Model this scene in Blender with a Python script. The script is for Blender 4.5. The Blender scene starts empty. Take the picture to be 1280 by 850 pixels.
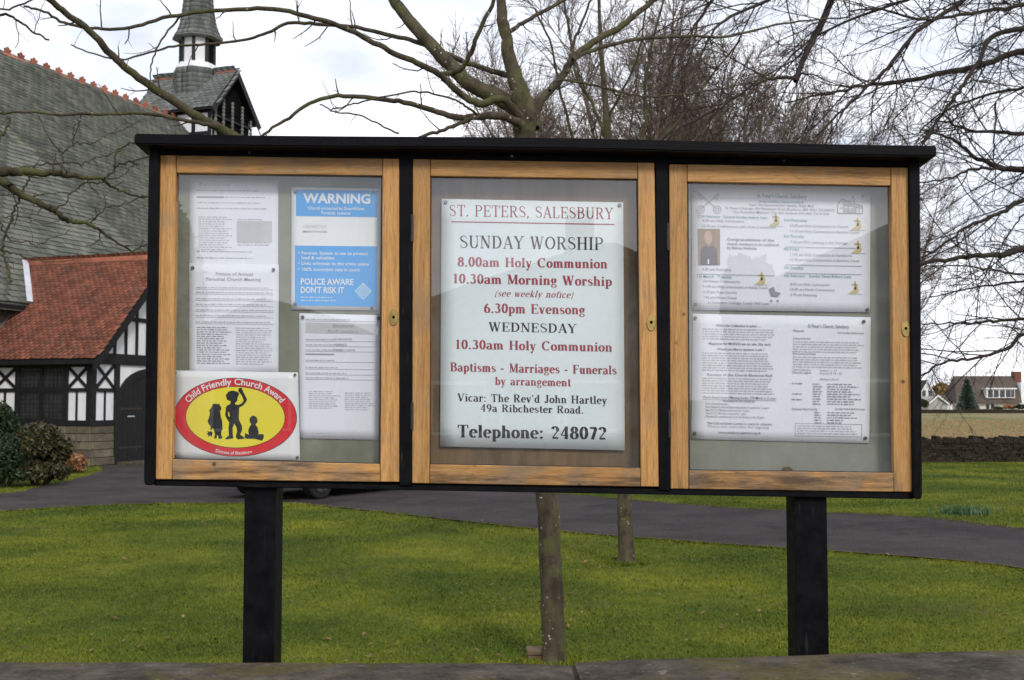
import bpy, bmesh, math, random
import numpy as np
from mathutils import Vector, Matrix

# ------------------------------------------------------------------ camera, sky, sun, exposure
R_ = random.Random(7)
SC = bpy.context.scene
COL = SC.collection
F = 1400.0
PITCH = math.atan(75.0 / F)
EYE = 1.65
cam = bpy.data.cameras.new('camera')
cam.sensor_width = 36.0
cam.lens = 36.0 * F / 1280.0
cam.clip_start = 0.05
cam.clip_end = 3000.0
cam.dof.use_dof = True
cam.dof.focus_distance = 2.68
cam.dof.aperture_fstop = 16.0
camo = bpy.data.objects.new('camera', cam)
COL.objects.link(camo)
camo.location = (0, 0, EYE)
camo.rotation_euler = (math.pi / 2 + PITCH, 0, 0)
SC.camera = camo

SUN_EL, SUN_AZ = 34.0, 22.0      # sun behind the camera and to its right, AZ measured from -Y towards +X
world = bpy.data.worlds.new('World')
SC.world = world
world.use_nodes = True
wn, wl = world.node_tree.nodes, world.node_tree.links
wn.clear()
wout = wn.new('ShaderNodeOutputWorld')
bg = wn.new('ShaderNodeBackground')
sky = wn.new('ShaderNodeTexSky')
sky.sky_type = 'NISHITA'
sky.sun_disc = False
sky.sun_elevation = math.radians(SUN_EL)
sky.sun_rotation = math.radians(180 - SUN_AZ)
sm = wn.new('ShaderNodeVectorMath'); sm.operation = 'SCALE'; sm.inputs['Scale'].default_value = 0.10
wl.new(sky.outputs[0], sm.inputs[0])
tc = wn.new('ShaderNodeTexCoord')
mp = wn.new('ShaderNodeMapping'); mp.inputs['Scale'].default_value = (1.0, 1.0, 2.6)
wl.new(tc.outputs['Generated'], mp.inputs[0])
nz = wn.new('ShaderNodeTexNoise'); nz.inputs['Scale'].default_value = 2.6; nz.inputs['Detail'].default_value = 7; nz.inputs['Roughness'].default_value = 0.55
wl.new(mp.outputs[0], nz.inputs['Vector'])
cr = wn.new('ShaderNodeValToRGB')
cr.color_ramp.elements[0].position = 0.34; cr.color_ramp.elements[0].color = (0.68, 0.68, 0.68, 1)
cr.color_ramp.elements[1].position = 0.60; cr.color_ramp.elements[1].color = (1, 1, 1, 1)
wl.new(nz.outputs[0], cr.inputs[0])
cc = wn.new('ShaderNodeValToRGB')
cc.color_ramp.elements[0].position = 0.40; cc.color_ramp.elements[0].color = (0.70, 0.74, 0.86, 1)
cc.color_ramp.elements[1].position = 0.60; cc.color_ramp.elements[1].color = (1.06, 1.07, 1.12, 1)
wl.new(nz.outputs[0], cc.inputs[0])
mx = wn.new('ShaderNodeMix'); mx.data_type = 'RGBA'
wl.new(cr.outputs[0], mx.inputs[0])
wl.new(sm.outputs[0], mx.inputs[6])
wl.new(cc.outputs[0], mx.inputs[7])
wl.new(mx.outputs[2], bg.inputs[0])
bg.inputs[1].default_value = 1.0
wl.new(bg.outputs[0], wout.inputs[0])

sun = bpy.data.lights.new('sun', 'SUN')
sun.energy = 1.5
sun.angle = math.radians(12)
sun.color = (1.0, 0.95, 0.87)
suno = bpy.data.objects.new('sun', sun)
COL.objects.link(suno)
_a, _e = math.radians(SUN_AZ), math.radians(SUN_EL)
sdir = Vector((math.sin(_a) * math.cos(_e), -math.cos(_a) * math.cos(_e), math.sin(_e)))
suno.rotation_euler = sdir.to_track_quat('Z', 'Y').to_euler()
suno.location = (0, 0, 30)

SC.view_settings.view_transform = 'Standard'
SC.view_settings.look = 'None'
SC.view_settings.gamma = 1.0
SC.view_settings.exposure = 0.40

# ------------------------------------------------------------------ helpers
_ct, _st = math.cos(PITCH), math.sin(PITCH)
def ray(px, py):
    x = (px - 640.0) / F; y = (425.0 - py) / F
    return Vector((x, _ct - y * _st, _st + y * _ct))
def at(px, py, Y):
    """world point at distance Y in front of the camera that the photograph shows at pixel (px,py)"""
    d = ray(px, py)
    d = d * (Y / d.y)
    return Vector((d.x, Y, EYE + d.z))
def ground(px, py, z=0.0):
    d = ray(px, py)
    d = d * ((z - EYE) / d.z)
    return Vector((d.x, d.y, z))

ORG = {}
def link(o, parent=None):
    COL.objects.link(o)
    if parent is not None: o.parent = parent
    return o
def tag(o, label=None, cat=None, group=None, kind=None):
    if label: o['label'] = label
    if cat: o['category'] = cat
    if group: o['group'] = group
    if kind: o['kind'] = kind
    return o
def empty(name, loc, label=None, cat=None, group=None, parent=None, rz=0.0, org=None):
    o = bpy.data.objects.new(name, None)
    o.empty_display_size = 0.2
    link(o, parent)
    loc = Vector(loc)
    o.location = loc - (ORG[parent] if parent is not None else Vector((0, 0, 0)))
    o.rotation_euler = (0, 0, rz)
    ORG[o] = Vector(org) if org is not None else loc
    return tag(o, label, cat, group)

def mk(name, verts, faces, mat, parent=None, smooth=False, base=False):
    """mesh object from vertices in the parent's frame; origin put at its centre (or base)"""
    V = np.asarray(verts, dtype=np.float64).reshape(-1, 3)
    lo, hi = V.min(0), V.max(0)
    c = (lo + hi) / 2
    if base: c[2] = lo[2]
    me = bpy.data.meshes.new(name)
    if isinstance(faces, np.ndarray):
        k = faces.shape[1]; n = faces.shape[0]
        me.vertices.add(len(V)); me.vertices.foreach_set('co', (V - c).astype(np.float32).ravel())
        me.loops.add(n * k); me.loops.foreach_set('vertex_index', faces.astype(np.int32).ravel())
        me.polygons.add(n); me.polygons.foreach_set('loop_start', np.arange(0, n * k, k, dtype=np.int32))
        me.update(calc_edges=True)
    else:
        me.from_pydata([tuple(v) for v in (V - c)], [], [tuple(f) for f in faces])
    if smooth:
        me.polygons.foreach_set('use_smooth', [True] * len(me.polygons))
    if mat is not None:
        for m in (mat if isinstance(mat, (list, tuple)) else [mat]): me.materials.append(m)
    o = bpy.data.objects.new(name, me)
    link(o, parent)
    c = Vector(c)
    o.location = c - (ORG[parent] if parent is not None else Vector((0, 0, 0)))
    ORG[o] = c
    return o

class MB:
    """collects shapes into one mesh"""
    def __init__(s): s.v = []; s.f = []; s.n = 0
    def add(s, v, f):
        v = [tuple(a) for a in v]
        s.v += v; s.f += [tuple(i + s.n for i in q) for q in f]; s.n += len(v)
    def hexa(s, p):   # 8 points: bottom 4 (ccw seen from above), top 4
        s.add(p, [(3, 2, 1, 0), (4, 5, 6, 7), (0, 1, 5, 4), (1, 2, 6, 5), (2, 3, 7, 6), (3, 0, 4, 7)])
    def box(s, x0, x1, y0, y1, z0, z1):
        s.hexa([(x0, y0, z0), (x1, y0, z0), (x1, y1, z0), (x0, y1, z0), (x0, y0, z1), (x1, y0, z1), (x1, y1, z1), (x0, y1, z1)])
    def beam(s, a, b, w, d, nrm):
        """bar from a to b, w wide in the plane, d thick along nrm (starts at the plane)"""
        a, b, nrm = Vector(a), Vector(b), Vector(nrm).normalized()
        t = (b - a).normalized(); u = t.cross(nrm).normalized() * (w / 2)
        n = nrm * d
        s.hexa([a - u, b - u, b + u, a + u, a - u + n, b - u + n, b + u + n, a + u + n])
    def prism(s, pts, off):
        """polygon pts extruded by vector off"""
        pts = [Vector(p) for p in pts]; off = Vector(off); n = len(pts)
        s.add(pts + [p + off for p in pts], [tuple(range(n))[::-1], tuple(range(n, 2 * n))] + [(i, (i + 1) % n, (i + 1) % n + n, i + n) for i in range(n)])
    def cyl(s, a, b, r0, r1=None, n=12, caps=True):
        r1 = r0 if r1 is None else r1
        a, b = Vector(a), Vector(b); t = (b - a).normalized()
        u = t.orthogonal().normalized(); w = t.cross(u)
        v = []
        for c, r in ((a, r0), (b, r1)):
            for i in range(n):
                q = 2 * math.pi * i / n
                v.append(c + (u * math.cos(q) + w * math.sin(q)) * r)
        f = [(i, (i + 1) % n, (i + 1) % n + n, i + n) for i in range(n)]
        if caps: f += [tuple(range(n))[::-1], tuple(range(n, 2 * n))]
        s.add(v, f)
    def lathe(s, c, prof, n=16, ax=None, rot=0.0):
        c = Vector(c); k = len(prof); v = []
        for (r, z) in prof:
            for i in range(n):
                q = 2 * math.pi * i / n + rot
                v.append(c + Vector((r * math.cos(q), r * math.sin(q), z)))
        f = []
        for j in range(k - 1):
            for i in range(n):
                f.append((j * n + i, j * n + (i + 1) % n, (j + 1) * n + (i + 1) % n, (j + 1) * n + i))
        f.append(tuple(range(n))[::-1]); f.append(tuple(range((k - 1) * n, k * n)))
        s.add(v, f)
    def build(s, name, mat, parent=None, bevel=0.0, smooth=False, base=False, seg=1):
        o = mk(name, s.v, s.f, mat, parent, smooth, base)
        bm = bmesh.new(); bm.from_mesh(o.data)
        bmesh.ops.recalc_face_normals(bm, faces=bm.faces)
        if bevel:
            es = [e for e in bm.edges if len(e.link_faces) == 2 and e.calc_face_angle(0) > 0.5]
            bmesh.ops.bevel(bm, geom=es, offset=bevel, segments=seg, profile=0.6, affect='EDGES', clamp_overlap=True)
        bm.to_mesh(o.data); bm.free()
        return o

def slab(quad, Y, d):
    """8 corners of a board whose front face covers the photo quad TL,TR,BR,BL at distance Y, thickness d backwards"""
    tl, tr, br, bl = [at(x, y, Y) for x, y in quad]
    D = Vector((0, d, 0))
    return [bl, br, br + D, bl + D, tl, tr, tr + D, tl + D]

def smoothpts(pts, k=4):
    """Catmull-Rom through points (tuples of any length)"""
    P = np.array(pts, dtype=float); n = len(P)
    if n < 3: return P
    Q = np.vstack([2 * P[0] - P[1], P, 2 * P[-1] - P[-2]])
    out = []
    for i in range(1, n):
        p0, p1, p2, p3 = Q[i - 1], Q[i], Q[i + 1], Q[i + 2]
        for j in range(k):
            t = j / k
            out.append(0.5 * ((2 * p1) + (-p0 + p2) * t + (2 * p0 - 5 * p1 + 4 * p2 - p3) * t * t + (-p0 + 3 * p1 - 3 * p2 + p3) * t ** 3))
    out.append(P[-1])
    return np.array(out)

# ------------------------------------------------------------------ materials
def node(nt, typ, **kw):
    n = nt.nodes.new(typ)
    for k, v in kw.items(): setattr(n, k, v)
    return n
def ramp(nt, stops):
    r = node(nt, 'ShaderNodeValToRGB'); e = r.color_ramp.elements
    while len(e) < len(stops): e.new(0.5)
    for i, (p, c) in enumerate(stops):
        e[i].position = p; e[i].color = (c[0], c[1], c[2], 1) if isinstance(c, (tuple, list)) else (c, c, c, 1)
    return r
def base_mat(name, rough=0.6, spec=0.5, metal=0.0):
    m = bpy.data.materials.new(name); m.use_nodes = True
    nt = m.node_tree; b = nt.nodes['Principled BSDF']
    b.inputs['Roughness'].default_value = rough
    b.inputs['Specular IOR Level'].default_value = spec
    b.inputs['Metallic'].default_value = metal
    return m, nt, b
def coords(nt, scale=(1, 1, 1), rnd=True, world=False):
    mpn = node(nt, 'ShaderNodeMapping'); mpn.inputs['Scale'].default_value = scale
    if world:
        g = node(nt, 'ShaderNodeNewGeometry'); nt.links.new(g.outputs['Position'], mpn.inputs[0])
    else:
        t = node(nt, 'ShaderNodeTexCoord')
        if rnd:
            oi = node(nt, 'ShaderNodeObjectInfo')
            ml = node(nt, 'ShaderNodeMath', operation='MULTIPLY'); ml.inputs[1].default_value = 37.0
            nt.links.new(oi.outputs['Random'], ml.inputs[0])
            ad = node(nt, 'ShaderNodeVectorMath', operation='ADD')
            nt.links.new(t.outputs['Object'], ad.inputs[0]); nt.links.new(ml.outputs[0], ad.inputs[1])
            nt.links.new(ad.outputs[0], mpn.inputs[0])
        else:
            nt.links.new(t.outputs['Object'], mpn.inputs[0])
    return mpn
def noise(nt, vec, scale, detail=4, rough=0.55, dist=0.0):
    n = node(nt, 'ShaderNodeTexNoise'); n.inputs['Scale'].default_value = scale
    n.inputs['Detail'].default_value = detail; n.inputs['Roughness'].default_value = rough
    n.inputs['Distortion'].default_value = dist
    nt.links.new(vec.outputs[0], n.inputs['Vector']); return n
def mixc(nt, fac, a, b, mode='MIX'):
    m = node(nt, 'ShaderNodeMix', data_type='RGBA', blend_type=mode)
    for i, v in ((0, fac), (6, a), (7, b)):
        if hasattr(v, 'outputs'): nt.links.new(v.outputs[0], m.inputs[i])
        elif hasattr(v, 'links'): nt.links.new(v, m.inputs[i])
        elif i == 0: m.inputs[0].default_value = v
        else: m.inputs[i].default_value = (v[0], v[1], v[2], 1)
    return m.outputs[2]
def bump(nt, b, h, strength=0.3, dist=0.01):
    bn = node(nt, 'ShaderNodeBump'); bn.inputs['Strength'].default_value = strength; bn.inputs['Distance'].default_value = dist
    nt.links.new(h if hasattr(h, 'links') else h.outputs[0], bn.inputs['Height']); nt.links.new(bn.outputs[0], b.inputs['Normal'])

def plain(name, c1, c2=None, scale=8, rough=0.6, spec=0.4, metal=0.0, bmp=0.15, bd=0.004, stretch=(1, 1, 1), world=False, rnd_v=0.0):
    """two-tone noise material with fine relief"""
    c2 = c2 or tuple(x * 0.75 for x in c1)
    m, nt, b = base_mat(name, rough, spec, metal)
    v = coords(nt, stretch, world=world)
    n1 = noise(nt, v, scale, 5)
    r1 = ramp(nt, [(0.32, c2), (0.68, c1)]); nt.links.new(n1.outputs[0], r1.inputs[0])
    col = r1.outputs[0]
    if rnd_v:
        oi = node(nt, 'ShaderNodeObjectInfo'); g = node(nt, 'ShaderNodeNewGeometry')
        ad = node(nt, 'ShaderNodeMath', operation='ADD'); nt.links.new(oi.outputs['Random'], ad.inputs[0]); nt.links.new(g.outputs['Random Per Island'], ad.inputs[1])
        fr = node(nt, 'ShaderNodeMath', operation='FRACT'); nt.links.new(ad.outputs[0], fr.inputs[0])
        rr = ramp(nt, [(0.0, 1 - rnd_v), (1.0, 1 + rnd_v)]); nt.links.new(fr.outputs[0], rr.inputs[0])
        col = mixc(nt, 1.0, col, rr, 'MULTIPLY')
    nt.links.new(col, b.inputs['Base Color'])
    if bmp:
        n2 = noise(nt, v, scale * 6, 4); bump(nt, b, n2, bmp, bd)
    return m

def oak(name, axis, dirt):
    """weathered oak, grain along axis; dirt 0..1 = how much black weathering"""
    m, nt, b = base_mat(name, 0.55, 0.35)
    s = {'x': (1.0, 26, 26), 'z': (26, 26, 1.0)}[axis]
    v = coords(nt, s)
    v1 = coords(nt, (1, 1, 1))
    g1 = noise(nt, v, 5.5, 7, 0.62, 0.6)
    g2 = noise(nt, v, 22, 4, 0.6)
    c1 = ramp(nt, [(0.30, (0.41, 0.195, 0.054)), (0.5, (0.53, 0.280, 0.090)), (0.70, (0.62, 0.355, 0.132))]); nt.links.new(g1.outputs[0], c1.inputs[0])
    c2 = ramp(nt, [(0.36, 0.60), (0.50, 1.0)]); nt.links.new(g2.outputs[0], c2.inputs[0])
    col = mixc(nt, 0.8, c1, c2, 'MULTIPLY')
    # bleached grey areas
    p = noise(nt, v1, 7, 4, 0.6); pr = ramp(nt, [(0.56 - .14 * dirt, 0.0), (0.70 - .14 * dirt, 0.35 + .5 * dirt)]); nt.links.new(p.outputs[0], pr.inputs[0])
    col = mixc(nt, pr, col, (0.27, 0.20, 0.13))
    # black weathering streaks and blotches along the grain
    sv = coords(nt, {'x': (0.9, 9, 9), 'z': (9, 9, 0.9)}[axis])
    d = noise(nt, sv, 5.5, 9, 0.74, 0.3)
    gp = node(nt, 'ShaderNodeNewGeometry'); sx = node(nt, 'ShaderNodeSeparateXYZ'); nt.links.new(gp.outputs['Position'], sx.inputs[0])
    mz = node(nt, 'ShaderNodeMapRange'); mz.inputs['From Min'].default_value = 1.545; mz.inputs['From Max'].default_value = 1.455; mz.inputs['To Max'].default_value = 0.085
    nt.links.new(sx.outputs[2], mz.inputs[0])      # rain soaks the foot of each door: rot stains there
    sm_ = node(nt, 'ShaderNodeMath', operation='ADD'); nt.links.new(d.outputs[0], sm_.inputs[0]); nt.links.new(mz.outputs[0], sm_.inputs[1])
    lo = 0.605 - 0.11 * dirt
    dr = ramp(nt, [(lo, 0.0), (lo + 0.16, 0.5 + 0.35 * dirt)]); nt.links.new(sm_.outputs[0], dr.inputs[0])
    col = mixc(nt, dr, col, (0.045, 0.033, 0.024))
    k = node(nt, 'ShaderNodeTexVoronoi'); k.inputs['Scale'].default_value = 11; nt.links.new(v1.outputs[0], k.inputs['Vector'])
    kr = ramp(nt, [(0.03, 0.9), (0.075, 0.0)]); nt.links.new(k.outputs['Distance'], kr.inputs[0])
    col = mixc(nt, kr, col, (0.06, 0.03, 0.015))
    oi = node(nt, 'ShaderNodeObjectInfo'); tone = ramp(nt, [(0.0, (0.80, 0.78, 0.76)), (0.5, (0.95, 0.94, 0.93)), (1.0, (1.06, 1.03, 1.0))]); nt.links.new(oi.outputs['Random'], tone.inputs[0])
    col = mixc(nt, 1.0, col, tone, 'MULTIPLY')       # every length of oak has its own tone
    fg = noise(nt, v, 60, 3, 0.7); fr_ = ramp(nt, [(0.40, 0.72), (0.52, 1.0)]); nt.links.new(fg.outputs[0], fr_.inputs[0]); col = mixc(nt, 0.7, col, fr_, 'MULTIPLY')
    nt.links.new(col, b.inputs['Base Color'])
    bump(nt, b, g2, 0.35, 0.0015)
    return m

def painted_black(name, axis='x'):
    m, nt, b = base_mat(name, 0.6, 0.07)
    v = coords(nt, (2, 2, 2))
    n1 = noise(nt, v, 14, 6, 0.6)
    r = ramp(nt, [(0.35, (0.0035, 0.0035, 0.0045)), (0.66, (0.007, 0.007, 0.0085)), (0.85, (0.014, 0.015, 0.013))]); nt.links.new(n1.outputs[0], r.inputs[0])
    nt.links.new(r.outputs[0], b.inputs['Base Color'])
    rr = ramp(nt, [(0.3, 0.38), (0.7, 0.65)]); nt.links.new(n1.outputs[0], rr.inputs[0]); nt.links.new(rr.outputs[0], b.inputs['Roughness'])
    vs = coords(nt, (1.2, 20, 20) if axis == 'x' else (20, 20, 1.2)); gr = noise(nt, vs, 9, 6, 0.65)
    wr = ramp(nt, [(0.60, 0.0), (0.68, 0.75)]); nt.links.new(gr.outputs[0], wr.inputs[0])
    pt = noise(nt, v, 3.0, 3); pr = ramp(nt, [(0.52, 0.0), (0.64, 1.0)]); nt.links.new(pt.outputs[0], pr.inputs[0])
    nt.links.new(mixc(nt, mixc(nt, 1.0, wr, pr, 'MULTIPLY'), r, (0.040, 0.038, 0.034)), b.inputs['Base Color'])   # paint worn to grey wood
    bump(nt, b, gr, 0.5, 0.002)
    return m

def bark(name, c1, c2, moss=0.3, spots=0.0, scale=12):
    m, nt, b = base_mat(name, 0.85, 0.2)
    v = coords(nt, (1, 1, 0.45), world=True)
    n1 = noise(nt, v, scale, 6, 0.65)
    r = ramp(nt, [(0.35, c2), (0.65, c1)]); nt.links.new(n1.outputs[0], r.inputs[0])
    col = r.outputs[0]
    v2 = coords(nt, (1, 1, 1), world=True)
    n2 = noise(nt, v2, scale * 0.5, 4, 0.6); r2 = ramp(nt, [(0.48, 0.0), (0.62, moss)]); nt.links.new(n2.outputs[0], r2.inputs[0])
    col = mixc(nt, r2, col, (0.10, 0.11, 0.035))
    if spots:
        vo = node(nt, 'ShaderNodeTexVoronoi'); vo.inputs['Scale'].default_value = 26; nt.links.new(v2.outputs[0], vo.inputs['Vector'])
        n3 = noise(nt, v2, 9, 2); 
        r3 = ramp(nt, [(0.10, spots), (0.20, 0.0)]); nt.links.new(vo.outputs['Distance'], r3.inputs[0])
        r4 = ramp(nt, [(0.5, 0.0), (0.58, 1.0)]); nt.links.new(n3.outputs[0], r4.inputs[0])
        mm = mixc(nt, 1.0, r3, r4, 'MULTIPLY')
        col = mixc(nt, mm, col, (0.48, 0.47, 0.42))
    nt.links.new(col, b.inputs['Base Color'])
    n4 = noise(nt, v, scale * 3, 6, 0.7); bump(nt, b, n4, 0.9, 0.02)
    return m

M = {}
M['oak_x'] = oak('oak rail', 'x', 0.45)
M['oak_z'] = oak('oak stile', 'z', 0.18)
M['oak_low'] = oak('oak bottom rail weathered', 'x', 0.85)
M['black'] = painted_black('black painted timber')
M['black_v'] = painted_black('black painted upright timber', 'z')
M['felt'] = plain('grey green pinboard', (0.27, 0.28, 0.22), (0.17, 0.175, 0.13), 7, 0.95, 0.1, bmp=0.5, bd=0.002)
M['felt_grey'] = plain('grey pinboard', (0.31, 0.32, 0.28), (0.22, 0.225, 0.19), 6, 0.95, 0.1, bmp=0.5, bd=0.002)
M['backwood'] = plain('brown varnished backing', (0.20, 0.125, 0.055), (0.11, 0.065, 0.028), 5, 0.5, 0.4, bmp=0.2, stretch=(6, 1, 0.8))
M['paper'] = plain('white paper', (0.86, 0.87, 0.96), (0.82, 0.83, 0.92), 3, 0.85, 0.2, bmp=0.12, bd=0.003)
M['paper2'] = plain('laminated paper', (0.86, 0.87, 0.90), (0.82, 0.83, 0.86), 3, 0.35, 0.5, bmp=0.1, bd=0.003)
M['placard'] = plain('pale painted placard', (0.81, 0.88, 0.92), (0.77, 0.84, 0.88), 2, 0.5, 0.4, bmp=0.03)
M['ink'] = plain('black print', (0.03, 0.03, 0.035), (0.02, 0.02, 0.02), 8, 0.7, 0.2, bmp=0)
M['ink_soft'] = plain('soft grey print', (0.38, 0.38, 0.42), (0.31, 0.31, 0.35), 8, 0.8, 0.2, bmp=0)
M['ink_mid'] = plain('grey black print', (0.24, 0.24, 0.27), (0.19, 0.19, 0.22), 8, 0.8, 0.2, bmp=0)
M['ink_pale'] = plain('faint grey print', (0.56, 0.56, 0.60), (0.48, 0.48, 0.52), 8, 0.8, 0.2, bmp=0)
M['shade_print'] = plain('light grey box print', (0.60, 0.60, 0.64), (0.57, 0.57, 0.61), 8, 0.8, 0.2, bmp=0)
M['red_ink'] = plain('dull red print', (0.38, 0.055, 0.085), (0.33, 0.045, 0.07), 6, 0.7, 0.2, bmp=0)
M['teal_ink'] = plain('teal print', (0.12, 0.34, 0.34), (0.10, 0.28, 0.28), 6, 0.7, 0.2, bmp=0)
M['ochre_ink'] = plain('ochre print', (0.70, 0.58, 0.30), (0.64, 0.52, 0.25), 6, 0.7, 0.2, bmp=0)
M['blue'] = plain('bright blue print', (0.03, 0.36, 0.86), (0.03, 0.33, 0.80), 3, 0.5, 0.4, bmp=0)
M['white_ink'] = plain('white print', (0.82, 0.83, 0.86), (0.78, 0.8, 0.84), 6, 0.6, 0.3, bmp=0)
M['pale_blue'] = plain('pale blue print', (0.45, 0.66, 0.86), (0.42, 0.62, 0.82), 6, 0.6, 0.3, bmp=0)
M['red'] = plain('bright red print', (0.74, 0.018, 0.03), (0.68, 0.017, 0.027), 3, 0.45, 0.4, bmp=0)
M['yellow'] = plain('yellow print', (0.90, 0.78, 0.05), (0.86, 0.74, 0.05), 3, 0.45, 0.4, bmp=0)
M['photo_skin'] = plain('photo print skin tone', (0.62, 0.42, 0.34), (0.55, 0.36, 0.28), 9, 0.5, 0.3, bmp=0)
M['photo_tan'] = plain('photo print tan', (0.40, 0.28, 0.2), (0.30, 0.22, 0.17), 9, 0.5, 0.3, bmp=0)
M['photo_dark'] = plain('photo print dark grey', (0.16, 0.14, 0.16), (0.10, 0.09, 0.11), 9, 0.5, 0.3, bmp=0)
M['pin'] = plain('tarnished pin head', (0.22, 0.19, 0.14), (0.10, 0.085, 0.06), 60, 0.35, 0.6, 0.7, bmp=0)
M['steel_pin'] = plain('grey screw head', (0.35, 0.36, 0.38), (0.2, 0.2, 0.22), 60, 0.35, 0.6, 0.7, bmp=0)
M['brass'] = plain('aged brass', (0.55, 0.40, 0.14), (0.32, 0.22, 0.08), 60, 0.38, 0.6, 0.85, bmp=0.1)
M['dark_hole'] = plain('keyhole black', (0.004, 0.004, 0.004), None, 8, 0.9, 0.1, bmp=0)
M['iron'] = plain('black iron', (0.02, 0.02, 0.022), (0.05, 0.035, 0.025), 40, 0.5, 0.5, 0.3, bmp=0.2)

def glass_mat(name, ior=1.7, tint=(0.97, 0.985, 0.975), grime=0.05):
    m = bpy.data.materials.new(name); m.use_nodes = True; nt = m.node_tree; nt.nodes.clear()
    out = node(nt, 'ShaderNodeOutputMaterial')
    tr = node(nt, 'ShaderNodeBsdfTransparent'); tr.inputs[0].default_value = (*tint, 1)
    gl = node(nt, 'ShaderNodeBsdfGlossy'); gl.inputs['Roughness'].default_value = 0.0
    df = node(nt, 'ShaderNodeBsdfDiffuse'); df.inputs[0].default_value = (0.6, 0.6, 0.62, 1)
    fr = node(nt, 'ShaderNodeFresnel')
    gb0 = node(nt, 'ShaderNodeNewGeometry'); mr = node(nt, 'ShaderNodeMapRange'); mr.inputs['To Min'].default_value = ior; mr.inputs['To Max'].default_value = 1 / ior
    nt.links.new(gb0.outputs['Backfacing'], mr.inputs['Value']); nt.links.new(mr.outputs[0], fr.inputs[0])      # a thin pane reflects alike from both sides
    ml = node(nt, 'ShaderNodeMath', operation='MULTIPLY'); ml.inputs[1].default_value = 1.95; ml.use_clamp = True
    nt.links.new(fr.outputs[0], ml.inputs[0])
    mx1 = node(nt, 'ShaderNodeMixShader'); nt.links.new(ml.outputs[0], mx1.inputs[0]); nt.links.new(tr.outputs[0], mx1.inputs[1]); nt.links.new(gl.outputs[0], mx1.inputs[2])
    v = coords(nt, (1, 1, 1)); n1 = noise(nt, v, 6, 7, 0.7, 0.5)
    r = ramp(nt, [(0.45, grime * 0.3), (0.75, grime * 2.2)]); nt.links.new(n1.outputs[0], r.inputs[0])
    mx2 = node(nt, 'ShaderNodeMixShader'); nt.links.new(r.outputs[0], mx2.inputs[0]); nt.links.new(mx1.outputs[0], mx2.inputs[1]); nt.links.new(df.outputs[0], mx2.inputs[2])
    n2 = noise(nt, v, 2.2, 1); bn = node(nt, 'ShaderNodeBump'); bn.inputs['Strength'].default_value = 0.06; bn.inputs['Distance'].default_value = 0.01
    nt.links.new(n2.outputs[0], bn.inputs['Height']); nt.links.new(bn.outputs[0], gl.inputs['Normal'])
    nt.links.new(mx2.outputs[0], out.inputs[0])
    return m
M['glass'] = glass_mat('case glass')
M['dark_glass'] = plain('dark window glass', (0.02, 0.023, 0.026), (0.012, 0.014, 0.016), 3, 0.06, 0.8, bmp=0)
# ------------------------------------------------------------------ serif lettering (own stroke glyphs, cap height 1)
def _arc(cx, cy, rx, ry, a0, a1, ws=1.0):
    n = max(4, int(abs(a1 - a0) / 22))
    pts = [(cx + rx * math.cos(math.radians(a0 + (a1 - a0) * i / n)), cy + ry * math.sin(math.radians(a0 + (a1 - a0) * i / n))) for i in range(n + 1)]
    return ('c', pts, ws)
def _ln(x0, y0, x1, y1, w): return ('l', [(x0, y0), (x1, y1)], w)
def _bar(x0, x1, y): return ('b', x0, x1, y)
def _V(x, y0=0.0, y1=1.0, s='tb', w='T'):
    out = [_ln(x, y0, x, y1, w)]
    if 't' in s: out.append(_bar(x - .15, x + .15, y1 - .03))
    if 'l' in s: out.append(_bar(x - .13, x, y1 - .03))
    if 'b' in s: out.append(_bar(x - .14, x + .14, y0 + .03))
    return out
def _S(k, x):
    p = [(.52, .76), (.47, .91), (.31, .97), (.15, .91), (.09, .76), (.15, .62), (.32, .52), (.49, .41), (.56, .25), (.48, .09), (.3, .03), (.14, .09), (.07, .26)]
    w = [.3, .35, .35, .6, .9, 1.0, 1.05, 1.0, .9, .6, .35, .35, .3]
    return [('s', [(a * k + x, b * k) for a, b in p], w)]
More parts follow.
